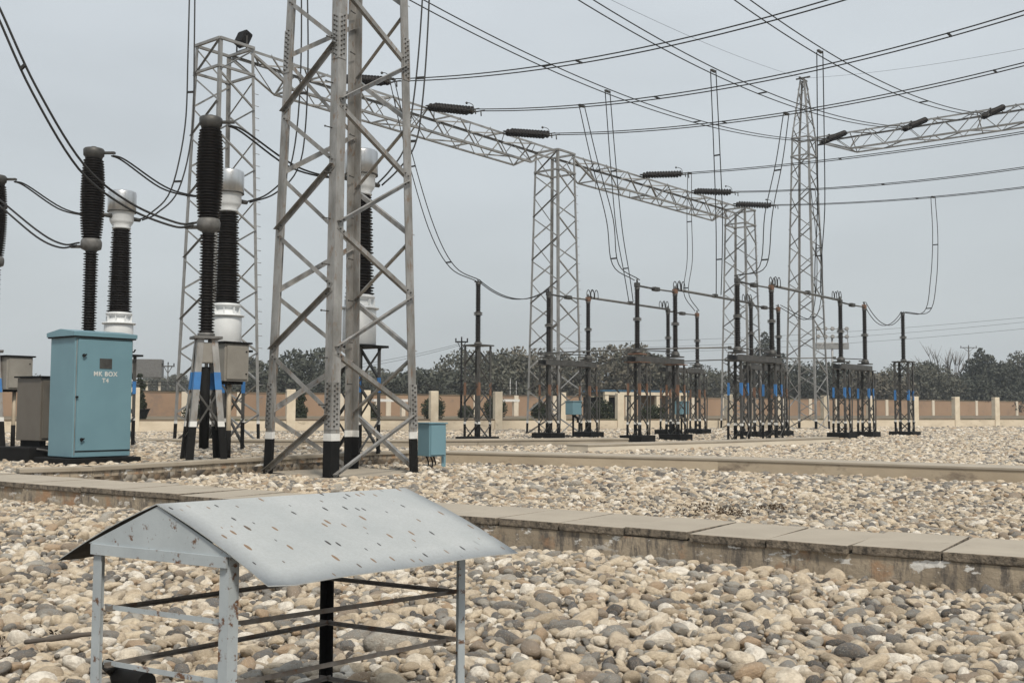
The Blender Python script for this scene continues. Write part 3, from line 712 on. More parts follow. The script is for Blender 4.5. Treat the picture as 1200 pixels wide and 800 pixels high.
# ---------------------------------------------------------------- left equipment on the platform
GC = 'black breaker poles'
def breaker(base, label):
    t = thing('breaker_pole', label, 'circuit breaker', base, ROT1 - R(24), GC)
    hz = 2.22
    for sx, sy in ((-1, -1), (1, -1), (1, 1), (-1, 1)):
        f, u = V((sx * .36, sy * .34, 0)), V((sx * .18, sy * .17, hz))
        e1_, e2_ = V((-sx, 0, 0)), V((0, -sy, 0)); L_ = lambda z: f.lerp(u, z / hz); o_ = V((sx, sy, 0)) * .004
        lg = MB().angle(f, u, e1_, e2_, .115, .012).build('leg', 'galv', t)
        MB().angle(L_(0) + o_, L_(.60) + o_, e1_, e2_, .123, .02).build('black_base', 'black', lg)
        MB().angle(L_(.60) + o_, L_(.70) + o_, e1_, e2_, .123, .02).build('white_band', 'white', lg)
        MB().angle(L_(1.28) + o_, L_(1.60) + o_, e1_, e2_, .123, .02).build('blue_band', 'blue', lg)
    for sgn in (-1, 1):
        for (z0, z1) in ((.35, 1.3), (1.3, .5)):
            k0, k1 = 1 - z0 / hz / 2, 1 - z1 / hz / 2
            MB().angle((-.36 * k0, sgn * .33 * k0, z0), (.36 * k1, sgn * .33 * k1, z1), V((0, 0, 1)), V((0, -sgn, 0)), .06, .008).build('brace', 'galv_dark', t)
            MB().angle((sgn * .35 * k0, -.34 * k0, z0), (sgn * .35 * k1, .34 * k1, z1), V((0, 0, 1)), V((-sgn, 0, 0)), .06, .008).build('brace', 'galv_dark', t)
    MB().box((0, 0, 1.96), (.36, .34, .38), 0, .02).build('mechanism_box', 'greybox', t)
    MB().box((0, 0, hz + .02), (.52, .48, .05), 0, .006).build('head_plate', 'flange', t)
    MB().tube([(0, 0, .2), (0, 0, 1.7)], .09, 10).build('linkage_column', 'black', t)
    zc = hz + .05
    MB().lathe([(.16, zc), (.16, zc + .05), (.11, zc + .08)], 14).build('foot_flange', 'flange', t)
    MB().lathe(insul(zc + .07, zc + 1.92, .10, .155, .055), 20).build('support_insulator', 'porc', t)
    z1 = zc + 1.92
    MB().lathe([(.11, z1), (.12, z1 + .03), (.20, z1 + .07), (.215, z1 + .15), (.215, z1 + .22), (.19, z1 + .28), (.13, z1 + .30)], 20).build('middle_housing', 'flange', t)
    z2 = z1 + .30; zt = z2 + 1.68; nsh = 30; p = []; st = (zt - z2) / nsh
    for i in range(nsh):
        k = math.sin(math.pi * (i + .5) / nsh) ** .7; ra, rb = .14 + .045 * k, .20 + .05 * k; z = z2 + i * st
        p += [(ra, z), (rb, z + st * .3), (rb, z + st * .45), (ra, z + st * .8)]
    MB().lathe(p + [(.15, zt)], 20).build('interrupter', 'porc', t)
    MB().lathe([(.17, zt), (.18, zt + .05), (.21, zt + .08), (.215, zt + .2), (.19, zt + .23), (.07, zt + .24), (.06, zt + .27), (.02, zt + .28)], 20).build('top_cap', 'cast', t)
    MB().box((.26, -.04, zt + .16), (.34, .09, .05), R(-30), .01).box((-.24, .1, z1 + .12), (.36, .1, .06), R(150), .01).build('terminal_pads', 'cast', t)
    return t, z1 + .14, zt + .16
cb = []
for p, lb in ((V((-12.22, 25.0, .32)), 'black breaker pole cut off by the left edge of the photo'), (V((-8.87, 22.3, .32)), 'black breaker pole rising from behind the teal cabinet'), (V((-5.69, 19.8, .32)), 'black breaker pole on splayed legs with blue bands, right of the teal cabinet')):
    _, zm_, zt_ = breaker(p, lb); cb.append((p, p.z + zm_, p.z + zt_))
GT = 'current transformers with silver heads'
def ct_(base, label):
    t = thing('current_transformer', label, 'current transformer', base, ROT1, GT)
    k = bpy.data.objects.new('support_stand', None); C.objects.link(k); k.parent = t
    lattice(k, 2.25, (.33, .33), (.33, .33), 1.5, .09, .05, 'galv_dark', .010, .62, .09, bands=(1.3, 1.62, 'blue'))
    MB().box((0, 0, 2.28), (.9, .9, .05), 0, .006).build('head_plate', 'black', t)
    MB().lathe([(.34, 2.31), (.36, 2.33), (.36, 3.05), (.35, 3.08)], 28).build('tank', 'tank', t)
    MB().lathe([(.40, 3.08), (.42, 3.09), (.42, 3.12), (.36, 3.13), (.27, 3.15), (.25, 3.28), (.32, 3.32), (.33, 3.36), (.27, 3.40)], 28).build('tank_lid', 'tank', t)
    for a_ in range(8):
        MB().box((.29 * math.cos(a_ * .785), .29 * math.sin(a_ * .785), 3.21), (.07, .02, .17), a_ * .785).build('rib', 'tank', t)
    MB().lathe(insul(3.40, 5.55, .235, .315, .062, .175, .245), 24).build('insulator', 'porc', t)
    MB().lathe([(.22, 5.55), (.24, 5.58), (.22, 5.62), (.27, 5.70), (.30, 5.76), (.30, 5.96), (.32, 5.98), (.32, 6.0)], 28).build('neck', 'tank', t)
    MB().lathe([(.345, 6.0), (.355, 6.01), (.355, 6.48), (.34, 6.52), (.28, 6.545), (.02, 6.56)], 28).build('head', 'alu', t)
    MB().lathe([(.36, 5.985), (.36, 6.015)], 28).build('band', 'cast', t)
    MB().lathe([(.05, 0), (.06, .02), (.05, .24), (.03, .26)], 10, (.28, 0, 5.86), (1, 0, 0)).lathe([(.05, 0), (.06, .02), (.05, .24), (.03, .26)], 10, (-.28, 0, 5.86), (-1, 0, 0)).build('terminal', 'cast', t)
    return t
ctp = []
for p, lb in ((V((-10.13, 27.4, .3)), 'silver headed current transformer just behind the teal cabinet'), (V((-6.7, 24.9, .3)), 'silver headed current transformer half hidden by the right breaker pole'), (V((-3.28, 22.85, .3)), 'silver headed current transformer hidden behind the nearest tower legs')):
    ct_(p, lb); ctp.append(p)
for i, who in enumerate(('left edge', 'teal cabinet', 'right')):
    p, zm_, zt_ = cb[i]; q = ctp[i] + V((0, 0, 5.86))
    a0 = V((p.x, p.y, zt_)) + D1 * .42; a1 = q - D1 * .52
    twin('jumper_wire', ['sagging twin jumper from the left edge into the silver head behind the teal cabinet', 'sagging twin jumper from the cabinet breaker pole top towards the middle silver head', 'sagging twin jumper from the right breaker pole top into the nearest tower'][i], 'jumper wires', spline([a0, a0.lerp(a1, .12) + V((0, 0, .0)), a0.lerp(a1, .5) - V((0, 0, .24)), a0.lerp(a1, .8) - V((0, 0, .17)), a1], 6), GJ, .09, .019, D2, (), closing=.7)
tops = [((180, 250, 27.6), (205, 222, 27.8), (221, 150, 28.2), (224, 60, 28.4), (226, -60, 28.6)), ((318, 227, 25.4), (343, 200, 25.7), (353, 150, 26), (357, 60, 26.2), (356, -60, 26.4)), ((462, 199, 23.3), (480, 172, 23.5), (489, 125, 23.7), (496, 50, 24), (502, -60, 24.2))]
for i, tp in enumerate(tops):
    q = ctp[i] + V((0, 0, 5.86)) + D1 * .52
    twin('drop_wire', ['twin wires from the silver head by the teal cabinet up past the left gantry column', 'twin wires from the middle silver head up behind the nearest tower', 'twin wires from the hidden silver head up along the right side of the nearest tower'][i], 'drop wires', spline([q] + [W(*x) for x in tp], 6), GD, .12, .02, V((1, -.2, 0)), (.45, .7), closing=.4)
ins = [((-30, 205, 26), (-12, 207, 25.5)), ((-40, 205, 24), (0, 238, 23), (45, 275, 22.6), (72, 288, 22.4)), ((-20, -25, 17.5), (0, 18, 17.6), (40, 105, 18), (95, 195, 18.6), (150, 240, 19.2), (205, 263, 19.6))]
for i in (1, 2):
    p, zm_, _ = cb[i]
    twin('incoming_wire', [None, 'curving twin wires from the left edge to the cabinet breaker pole middle', 'heavy twin wires sweeping from the top left corner to the right breaker pole'][i], 'incoming wires', spline([W(*x) for x in ins[i]] + [V((p.x, p.y, zm_)) - D1 * .3], 7), 'incoming twin wires', .06, .021, V((.5, 0, .5)), (.3,), closing=.35)

# teal marshalling cabinet
mk = thing('marshalling_cabinet', 'tall teal metal cabinet lettered MK BOX T4 on a black plinth', 'cabinet', (-8.1, 19.75, .32), ROT1)
wx, wy, hz = 1.18, .885, 2.27
MB().box((wx / 2, wy / 2, hz / 2 + .01), (wx, wy, hz - .02), 0, .012).build('body', 'teal', mk)
dr = MB().box((wx / 2 + .02, -.012, hz / 2 + .04), (wx - .07, .024, hz - .20), 0, .006).build('door', 'teal', mk)
MB().box((wx - .012, -.003, hz / 2 + .04), (.008, .008, hz - .2)).box((wx / 2 + .02, -.003, hz - .055), (wx - .07, .008, .008)).build('door_seam', 'dark', mk)
MB().box((wx / 2 + .02, -.003, .13), (wx - .06, .012, .022)).build('door_gap', 'dark', mk)
MB().box((.035, -.003, hz / 2), (.012, .008, hz - .12)).build('hinge_line', 'galv', mk)
rf = MB(); o_ = .06
x0, x1_, y0, y1 = -o_, wx + o_, -o_, wy + o_; xm, ym = wx / 2, wy / 2
rf.add([(x0, y0, hz), (x1_, y0, hz), (x1_, y1, hz), (x0, y1, hz), (x0, y0, hz + .075), (x1_, y0, hz + .075), (x1_, y1, hz + .075), (x0, y1, hz + .075), (x0, ym, hz + .14), (x1_, ym, hz + .14)],
       [(3, 2, 1, 0), (0, 1, 5, 4), (2, 3, 7, 6), (1, 2, 6, 9, 5), (3, 0, 4, 8, 7), (4, 5, 9, 8), (6, 7, 8, 9)])
rf.build('roof', 'teal', mk)
MB().box((wx / 2, wy / 2, hz - .012), (wx + .09, wy + .09, .03)).build('roof_gasket', 'dark', mk)
MB().box((wx / 2 + .02, -.028, hz - .50), (.25, .012, .19), 0, .003).build('nameplate', 'cast', dr)
for z in (hz - .36, .35): MB().lathe([(.03, 0), (.03, .03), (.012, .035), (.012, .05)], 10, (.16, -.022, z), (0, -1, 0)).beam((.13, -.062, z - .03), (.2, -.062, z + .02), .02, .02).build('lock', 'black', dr)
MB().lathe([(.02, 0), (.02, .05)], 8, (.045, -.01, hz / 2), (0, -1, 0)).build('hinge_knuckle', 'black', dr)
for z in (hz - .25,): MB().tube([(wx, .1, z), (wx + .09, .1, z), (wx + .12, .1, z + .05)], .016, 6).build('hook', 'black', mk)
for s_, z in (('MK BOX', hz - .735), ('T4', hz - .86)):
    cu = bpy.data.curves.new('lettering', 'FONT'); cu.body = s_; cu.size = .118; cu.align_x = 'CENTER'; cu.extrude = .0015; cu.offset = .0025; cu.space_character = 1.12
    cu.materials.append(M['white']); tmp = bpy.data.objects.new('lettering_curve', cu); lm = bpy.data.meshes.new_from_object(tmp); bpy.data.objects.remove(tmp)
    to = bpy.data.objects.new('lettering', lm); C.objects.link(to); to.parent = dr
    to.location = (wx / 2 + .02, -.0265, z); to.rotation_euler = (R(90), 0, 0)
MB().box((wx / 2 - .02, wy / 2, -.09), (wx + .34, wy + .30, .18), 0, .015).build('plinth', 'black', mk)

# dull grey cabinet behind it
p = W(46.6, 500, 21.0)
gc = thing('grey_cabinet', 'dull grey steel cabinet on a black plinth left of the teal cabinet', 'cabinet', (p.x, p.y, .18), ROT1 + R(4))
MB().box((.45, .42, .42 + .62), (.9, .84, 1.24), 0, .012).build('body', 'greybox_dark', gc)
MB().box((.45, .42, 1.68), (1.0, .94, .03), 0, .006).build('roof', 'black', gc)
MB().box((.45, -.012, 1.04), (.82, .02, 1.14), 0, .006).build('door', 'greybox_dark', gc)
MB().lathe([(.035, 0), (.03, .02)], 10, (.36, -.022, .55), (0, -1, 0)).build('lock', 'whitewash', gc)
for dx in (.12, .78): MB().box((dx, .42, .36), (.12, .7, .12)).build('bearer', 'black', gc)
MB().box((.3, .3, .14), (1.35, 1.2, .32), 0, .02).build('plinth', 'black', gc)
MB().tube(spline([V((-.25, -.33, .28)), V((0, -.36, .22)), V((.1, -.36, .05)), V((-.1, -.4, .0)), V((-.25, -.42, -.1))], 5), .02, 6).build('cable', 'flange', gc)

# control boxes on posts
def control_box(p, w_, h_, d_, label, lean=0):
    t = thing('control_box', label, 'control box', (p.x, p.y, .28), ROT1, 'grey control boxes on posts')
    z = p.z - .28
    MB().box((0, 0, z), (w_, d_, h_), 0, .012).build('body', 'greybox', t)
    MB().box((0, -d_ / 2 - .012, z), (w_ - .09, .022, h_ - .08), 0, .006).build('door', 'greybox', t)
    MB().box((0, 0, z + h_ / 2 + .02), (w_ + .1, d_ + .1, .035), 0, .006).build('roof', 'black', t)
    MB().box((-.0, 0, z - h_ / 2 - .03), (w_ * .7, d_ * .7, .05)).build('bracket', 'black', t)
    po = MB().tube([(0, .02, 0), (0, .02, z - h_ / 2 - .04)], .045, 8).build('post', 'post_paint', t)
    MB().tube([(0, .02, 0), (0, .02, .55)], .052, 8).build('black_base', 'black', po)
    MB().lathe([(.014, 0), (.014, .02)], 8, (w_ * .36, -d_ / 2 - .022, z + h_ * .3), (0, -1, 0)).lathe([(.014, 0), (.014, .02)], 8, (w_ * .36, -d_ / 2 - .022, z - h_ * .3), (0, -1, 0)).build('latch', 'black', t)
    return t
control_box(W(18, 437.5, 25.2), .62, .76, .42, 'grey control box on a pale post at the left edge')
control_box(W(270, 425, 20.6), .56, .72, .40, 'grey control box on a post right of the breaker legs')

# junction box by the near tower
p = WZ(500, 552, 0.0)
jb = thing('junction_box', 'small teal junction box on a teal post at the right foot of the nearest tower', 'junction box', (p.x, p.y, 0), ROT1 - R(14))
MB().box((.18, .1, .63), (.40, .44, .66), 0, .012).build('body', 'teal', jb)
MB().box((.18, -.13, .63), (.34, .02, .6), 0, .006).build('door', 'teal', jb)
MB().box((.18, .1, .97), (.46, .5, .025), 0, .006).build('lid', 'teal', jb)
MB().angle((.46, .0, -.02), (.46, .0, .86), V((-1, 0, 0)), V((0, 1, 0)), .1, .012).build('post', 'teal', jb)
for kx in (.05, .15, .22):
    MB().tube(spline([V((kx, .1, .3)), V((kx + .02, .05, .18)), V((kx - .06, -.05, .06)), V((kx - .15, -.1, .03)), V((-.3, -.06, .05))], 5), .014, 6).build('cable', 'black', jb)

# ---------------------------------------------------------------- shelter in the foreground
nr, lf, rt, bk = V((-.863, 3.3, .84)), V((-1.402, 3.62, .838)), V((-.182, 4.3, .815)), V((-.787, 4.62, .813))
shrot = math.atan2(1.0, .681); org = V((nr.x, nr.y, 0))
sh = thing('sheet_metal_shelter', 'small pale blue grey sheet metal shelter with gabled roof in the foreground', 'shelter', org, shrot)
def loc(p): q = Matrix.Rotation(-shrot, 3, 'Z') @ (V(p) - org); return q
ln, ll, lr, lb_ = loc(nr), loc(lf), loc(rt), loc(bk)
for q, sx, sy in ((ln, 1, 1), (ll, 1, -1), (lr, -1, 1), (lb_, -1, -1)):
    MB().angle((q.x, q.y, -.02), (q.x, q.y, q.z), V((sx, 0, 0)), V((0, sy, 0)), .041, .0045).build('post', 'black' if q is lb_ else 'shelter', sh)  # back post coloured near black, the other three pale
rail = lambda a_, za, b2, zb_, mat, inward, nm='rail': MB().angle((a_.x, a_.y, za), (b2.x, b2.y, zb_), V((0, 0, 1)), V(inward), .016, .004).build(nm, mat, sh)
for zz in (.615, .43, .20):
    rail(ln + V((.043, .008, 0)), zz + .005, ll + V((.043, -.008, 0)), zz, 'shelter', (1, 0, 0))
    rail(ln + V((.02, .045, 0)), zz, lr + V((-.02, .045, 0)), zz - .06, 'shelter_dark', (0, 1, 0))
    rail(ll + V((.02, -.045, 0)), zz, lb_ + V((-.02, -.045, 0)), zz - .045, 'shelter_dark', (0, -1, 0))
    rail(lr + V((-.043, .008, 0)), zz - .05, lb_ + V((-.043, -.008, 0)), zz - .045, 'shelter_dark', (-1, 0, 0))
rn = (ln + ll) / 2; rn.z = .982; rb = (lr + lb_) / 2; rb.z = .956
gt = .004
for (a_, b2, apx, x) in ((ln, ll, rn, -.006), (lr, lb_, rb, .006)):
    P = [V((a_.x + x, a_.y - .02, a_.z)), V((b2.x + x, b2.y + .02, b2.z)), V((apx.x + x, apx.y, apx.z - .004))]
    gp = MB().add(P + [q + V((gt, 0, 0)) for q in P], [(0, 1, 2), (5, 4, 3), (0, 3, 4, 1), (1, 4, 5, 2), (2, 5, 3, 0)]).build('gable_panel', 'shelter', sh)
    MB().beam(V((a_.x + x * 1.5, a_.y, a_.z - .017)), V((b2.x + x * 1.5, b2.y, b2.z - .017)), .008, .034).build('gable_strip', 'shelter', gp)
# roof sheets with a slightly wavy eave
th = .0035
def sheet(side):
    N1, N2 = 14, 6; top = []
    ov0, ov1 = -.012, .03
    for i in range(N1 + 1):
        f = i / N1
        r = rn.lerp(rb, f) + V(((-.012) * (1 - f) + .07 * f, 0, .004))
        ba, bb = (ln, lr) if side < 0 else (ll, lb_)
        base_ = ba.lerp(bb, f); out = V((0, side, 0))
        slope = (rn.z - base_.z) / abs(base_.y - rn.y)
        tipo = .205 if f > .035 else .185
        tip = base_ + out * tipo + V(((-.012) * (1 - f) + .07 * f, 0, -slope * tipo * .75 + .006 * math.sin(f * 9)))
        for k in range(N2 + 1):
            g_ = k / N2; p = r.lerp(tip, g_); p.z += .012 * math.sin(math.pi * g_) - (.006 * math.sin(f * 7 + 1)) * g_
            top.append(p)
    n_ = N2 + 1; fs = []
    for i in range(N1):
        for k in range(N2):
            q = (i * n_ + k, (i + 1) * n_ + k, (i + 1) * n_ + k + 1, i * n_ + k + 1)
            fs.append(q if side > 0 else q[::-1])
    mb = MB().add(top, fs, True); m0 = len(top)
    mb.add([p - V((0, 0, th)) for p in top], [f[::-1] for f in fs], True)
    edge = [i * n_ + N2 for i in range(N1 + 1)]
    for a_, b2 in zip(edge, edge[1:]): mb.f.append((a_, b2, b2 + m0, a_ + m0)); mb.sm.append(False)
    for i in (0, N1):
        for k in range(N2): a_, b2 = i * n_ + k, i * n_ + k + 1; mb.f.append((a_, b2, b2 + m0, a_ + m0)); mb.sm.append(False)
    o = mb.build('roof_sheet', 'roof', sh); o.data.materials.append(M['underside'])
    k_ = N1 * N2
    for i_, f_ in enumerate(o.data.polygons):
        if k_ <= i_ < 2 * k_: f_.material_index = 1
    return o
sheet(-1); sheet(1)

# little things lying on the stones
st = MB().tube(spline([WZ(30, 752, .1), WZ(60, 748, .13), WZ(90, 744, .13), WZ(112, 742, .12)], 5), [.012] * 5 + [.016] * 6 + [.012] * 5, 7)
tag(st.build('stick', 'bark'), 'dark weathered stick lying on the stones left of the shelter', 'stick')
pp = thing('pipe_stub', 'black plastic pipe stub lying on the stones under the shelter', 'pipe')
MB().tube([WZ(140, 792, .10), WZ(172, 800, .11)], .045, 12).build('barrel', 'black', pp)
MB().tube([WZ(134, 786, .12), WZ(126, 778, .17)], .028, 8).build('elbow', 'black', pp)

# ---------------------------------------------------------------- perimeter fence
fe = thing('boundary_fence', 'long cream concrete post fence on a low plinth wall across the yard', 'fence')
rf_ = random.Random(3)
x = -36.0; posts = []
while x < 62:
    posts.append(x); x += 3.55 + rf_.uniform(-.12, .12)
frot = math.atan2(FD.y, FD.x)
for i, x in enumerate(posts):
    p = fence_pt(x)
    po = MB().box(p + V((0, 0, 1.07)), (.46, .34, 2.2), frot, .03).build('post', 'fence', fe)
    a0 = p + V((0, 0, 2.15)); MB().beam(a0, a0 + (-FD * .5 + V((0, 0, .5))), .07, .07).build('wire_arm', 'wire', po)
    if i + 1 < len(posts):
        q = fence_pt(posts[i + 1]); c = (p + q) / 2; L = (q - p).length
        MB().box(c + V((0, 0, .26)), (L - .46, .20, .62), frot, .012).build('plinth_panel', 'plinth', fe)
        MB().box(c + V((0, 0, .60)), (L - .46, .24, .07), frot, .01).build('plinth_coping', 'soil', fe)
A, B = fence_pt(posts[0]), fence_pt(posts[-1])
for z, dx in ((2.02, 0), (2.3, -.16), (2.45, -.30)):
    MB().tube([A + V((0, 0, z)) - FD * dx, B + V((0, 0, z)) - FD * dx], .016, 5).build('strand', 'wire', fe)

# ---------------------------------------------------------------- beyond the fence
Q0, Q1 = V((-60, 62, 0)), V((120, 176, 0))
wdir = (Q1 - Q0).normalized(); wr = math.atan2(wdir.y, wdir.x); WL = (Q1 - Q0).length
bw = thing('brown_wall', 'long orange brown boundary wall with whitewashed piers beyond the fence', 'wall')
c = (Q0 + Q1) / 2
MB().box(c + V((0, 0, 1.35)), (WL, .25, 2.0), wr).build('panel', 'brickwall', bw)
MB().box(c + V((0, 0, 2.38)), (WL, .34, .10), wr).build('coping', 'soil', bw)
wn = V((-wdir.y, wdir.x, 0))
for k in range(int(WL / 4.4)):
    p = Q0 + wdir * (k * 4.4 + 1.0)
    MB().box(p - wn * .16 + V((0, 0, 1.40)), (.46, .16, 2.0), wr).build('pier', 'whitewash', bw)

def leaf_cloud(rnd, centres, n_leaf, size):
    """quads scattered through lobes; centres = (c, r)"""
    vs = []; fs = []
    wts = np.array([r ** 2 for _, r in centres]); wts = wts / wts.sum()
    ids = rnd.choice(len(centres), n_leaf, p=wts)
    C0 = np.array([tuple(c) for c, _ in centres]); R0 = np.array([r for _, r in centres])
    d = rnd.normal(size=(n_leaf, 3)); d /= np.linalg.norm(d, axis=1)[:, None]
    rad = rnd.uniform(.35, 1.06, n_leaf) ** .6
    p = C0[ids] + d * (R0[ids] * rad)[:, None] * np.array([1, 1, .8])
    s = rnd.uniform(.55, 1.3, n_leaf) * size
    a = rnd.normal(size=(n_leaf, 3)); a /= np.linalg.norm(a, axis=1)[:, None]
    b = np.cross(a, rnd.normal(size=(n_leaf, 3))); b /= np.linalg.norm(b, axis=1)[:, None]
    a *= s[:, None]; b *= (s * .62)[:, None]
    q = np.stack([p - a, p - b * .8, p + a, p + b * .8], 1).reshape(-1, 3)
    return q, np.arange(n_leaf * 4).reshape(-1, 4)
def crown_obj(name, q, f, mat, parent):
    me = bpy.data.meshes.new(name); me.vertices.add(len(q)); me.vertices.foreach_set('co', q.astype(np.float32).ravel())
    me.loops.add(f.size); me.loops.foreach_set('vertex_index', f.astype(np.int32).ravel())
    me.polygons.add(len(f)); me.polygons.foreach_set('loop_start', np.arange(0, f.size, 4, dtype=np.int32)); me.polygons.foreach_set('loop_total', np.full(len(f), 4, dtype=np.int32))
    me.materials.append(M[mat]); me.update(calc_edges=True)
    o = bpy.data.objects.new(name, me); C.objects.link(o); o.parent = parent; return o
def tree(px, py_top, Y, width, label, mat, shape='round', n_leaf=2600, seed=0, size=.34, name='tree', group='trees beyond the brown wall'):
    Y0 = Y; kx = (px - 600) / F; Y = max(Y, (62 + .633 * 60) / (1 - .633 * kx) + width * .5 + 4); width *= Y / Y0; size *= (Y / Y0) ** .5
    rnd = np.random.default_rng(seed); p = W(px, py_top, Y); h = p.z - .4
    t = thing(name, label, 'tree', (p.x, p.y, .4), rnd.uniform(0, 6.28), group)
    w2 = width / 2
    if shape == 'bare':
        mb = MB().tube([(0, 0, 0), (.1, 0, h * .4), (0, .1, h * .62)], [.22, .16, .11], 7); mb.build('trunk', 'bark', t)
        for k in range(16):
            a_ = rnd.uniform(0, 6.28); z0 = h * rnd.uniform(.3, .62); q = V((math.cos(a_) * w2 * rnd.uniform(.3, 1), math.sin(a_) * w2, h * rnd.uniform(.7, 1)))
            br = MB().tube(spline([V((0, 0, z0)), q * .5 + V((0, 0, z0 * .35)), q], 3), [.09, .08, .07, .06, .05, .035, .02], 5)
            for j in range(3):
                e_ = q + V((rnd.uniform(-.8, .8), rnd.uniform(-.8, .8), rnd.uniform(.1, .9))); br.tube([q * .8 + V((0, 0, z0 * .1)), e_], [.035, .012], 4)
            br.build('limb', 'bark', t)
        return t
    tr = MB().tube([(0, 0, -.3), (.05, .05, h * .25), (rnd.uniform(-.2, .2), 0, h * .5), (rnd.uniform(-.3, .3), .1, h * .78)], [.30, .24, .17, .06], 8).build('trunk', 'bark', t)
    cs = []; nl = {'round': 13, 'cone': 11, 'wide': 16, 'airy': 12}[shape]
    for k in range(nl):
        f = (k + .5) / nl
        if shape == 'cone': z = h * (.14 + .8 * f); rr = w2 * (1.02 - f) ** .75 * .7; ex = w2 * (1.0 - f) * .55
        else: z = h * (.22 + .66 * f); rr = w2 * (.36 + .16 * math.sin(math.pi * f)) * rnd.uniform(.7, 1.15); ex = w2 * (.72 - .28 * abs(f - .45)) * (1.1 if shape == 'wide' else 1) * (1.02 - f) ** .25
        a_ = k * 2.4 + rnd.uniform(-.5, .5)
        cs.append((V((math.cos(a_) * ex, math.sin(a_) * ex, z)), max(rr, .55)))
    for k in range(7):
        c_ = cs[int(rnd.integers(len(cs)))][0]; z0 = h * rnd.uniform(.2, .5)
        MB().tube([V((0, 0, z0)), (V((0, 0, z0)) + c_) * .5 + V((0, 0, .2)), c_], [.11, .08, .03], 5).build('limb', 'bark', t)
    top = max(c_.z + r * .8 for c_, r in cs); k_ = h / top; cs = [(V((c_.x, c_.y, c_.z * k_)), r) for c_, r in cs]
    for _ in range(10):   # ragged tufts on the outline
        c_, r = cs[int(rnd.integers(len(cs)))]; d = V(rnd.normal(size=3)).normalized(); d.z = abs(d.z) * .7
        cs.append((c_ + d * r * .95, r * .33))
    q, f = leaf_cloud(rnd, cs, n_leaf, size)
    crown_obj('crown', q, f, mat, t)
    return t
TR = [ (180, 441, 190, 9, 'pale hazy round tree left of the gantry column, nearest the teal cabinet', 'leaf1', 'round'),
 (205, 437, 200, 8, 'small hazy tree directly behind the left breaker legs', 'leaf1', 'airy'),
 (293, 417, 150, 6, 'narrow feathery tree between the left gantry column and the nearest tower', 'leaf1', 'airy'),
 (318, 436, 120, 9, 'dark low tree at the left leg of the nearest tower', 'leaf0', 'round'),
 (364, 409, 120, 12, 'tall dark tree seen through the left side of the nearest tower', 'leaf0', 'wide'),
 (395, 432, 115, 9, 'dark tree right behind the centre legs of the nearest tower', 'leaf0', 'round'),
 (443, 432, 150, 12, 'low tree seen through the right side of the nearest tower', 'leaf1', 'wide'),
 (472, 436, 130, 9, 'dark tree left of the right tower leg', 'leaf0', 'round'),
 (512, 434, 120, 11, 'dark broad tree just right of the nearest tower', 'leaf0', 'wide'),
 (572, 410, 122, 13, 'large tree behind the lone left post insulator', 'leaf1', 'wide'),
 (618, 408, 125, 12, 'brownish large tree left of the middle gantry column', 'leaf2', 'wide'),
 (660, 414, 128, 10, 'tree behind the middle gantry column', 'leaf1', 'airy'),
 (722, 402, 118, 10, 'tall pale tree left of the rust topped isolator', 'leaf2', 'airy'),
 (762, 414, 120, 9, 'rounded tree directly behind the rust topped isolator', 'leaf1', 'round'),
 (815, 431, 150, 14, 'low broad tree right of the rust topped isolator', 'leaf1', 'wide'),
 (897, 389, 150, 10, 'tall pointed tree behind the nearest blue banded isolator', 'leaf0', 'cone'),
 (950, 424, 140, 12, 'bushy tree behind the peaked lattice tower', 'leaf0', 'wide'),
 (1022, 432, 120, 9, 'brownish bushy tree left of the lone right post insulator', 'leaf2', 'round'),
 (1078, 423, 140, 11, 'spreading tree just right of the lone right post insulator', 'leaf1', 'airy'),
 (1112, 441, 135, 10, 'low dark tree below the bare tree', 'leaf0', 'round'),
 (1150, 407, 140, 9, 'tallest dark tree near the right edge', 'leaf0', 'cone'),
 (1166, 424, 142, 8, 'dark rounded tree leaning on the tallest right hand tree', 'leaf0', 'round'),
 (1204, 410, 135, 9, 'ragged tree cut off by the right edge', 'leaf1', 'airy'),
 (20, 441, 160, 12, 'hazy tree above the grey cabinet at the left edge', 'leaf1', 'wide')]
for i, (px, py, Y, wd, lb, mt_, shp) in enumerate(TR):
    tree(px, py, Y, wd * 1.02, lb, mt_, shp, 9000, 100 + i, .25 if shp != 'airy' else .22)
tree(1103, 405, 150, 8, 'bare leafless tree standing above the low dark tree', 'leaf1', 'bare', seed=5)
tree(1118, 412, 152, 4, 'thin bare treetop beside the leafless tree', 'leaf1', 'bare', seed=9)
# far wood that reads as one mass
rnd = np.random.default_rng(77); cs = []
for k in range(150):
    px = rnd.uniform(-260, 1460); Y = rnd.uniform(190, 245); p = W(px, rnd.uniform(444, 460), Y)
    cs.append((V((p.x, p.y, max(1.5, p.z - 2.4))), rnd.uniform(2.2, 3.6))); cs.append((V((p.x + rnd.uniform(-3, 3), p.y, 1.6)), 3.2))
q, f = leaf_cloud(rnd, cs, 60000, .36)
tag(crown_obj('far_wood', q, f, 'leaf1', None), 'low hazy line of trees along the horizon', 'wood', kind='stuff')

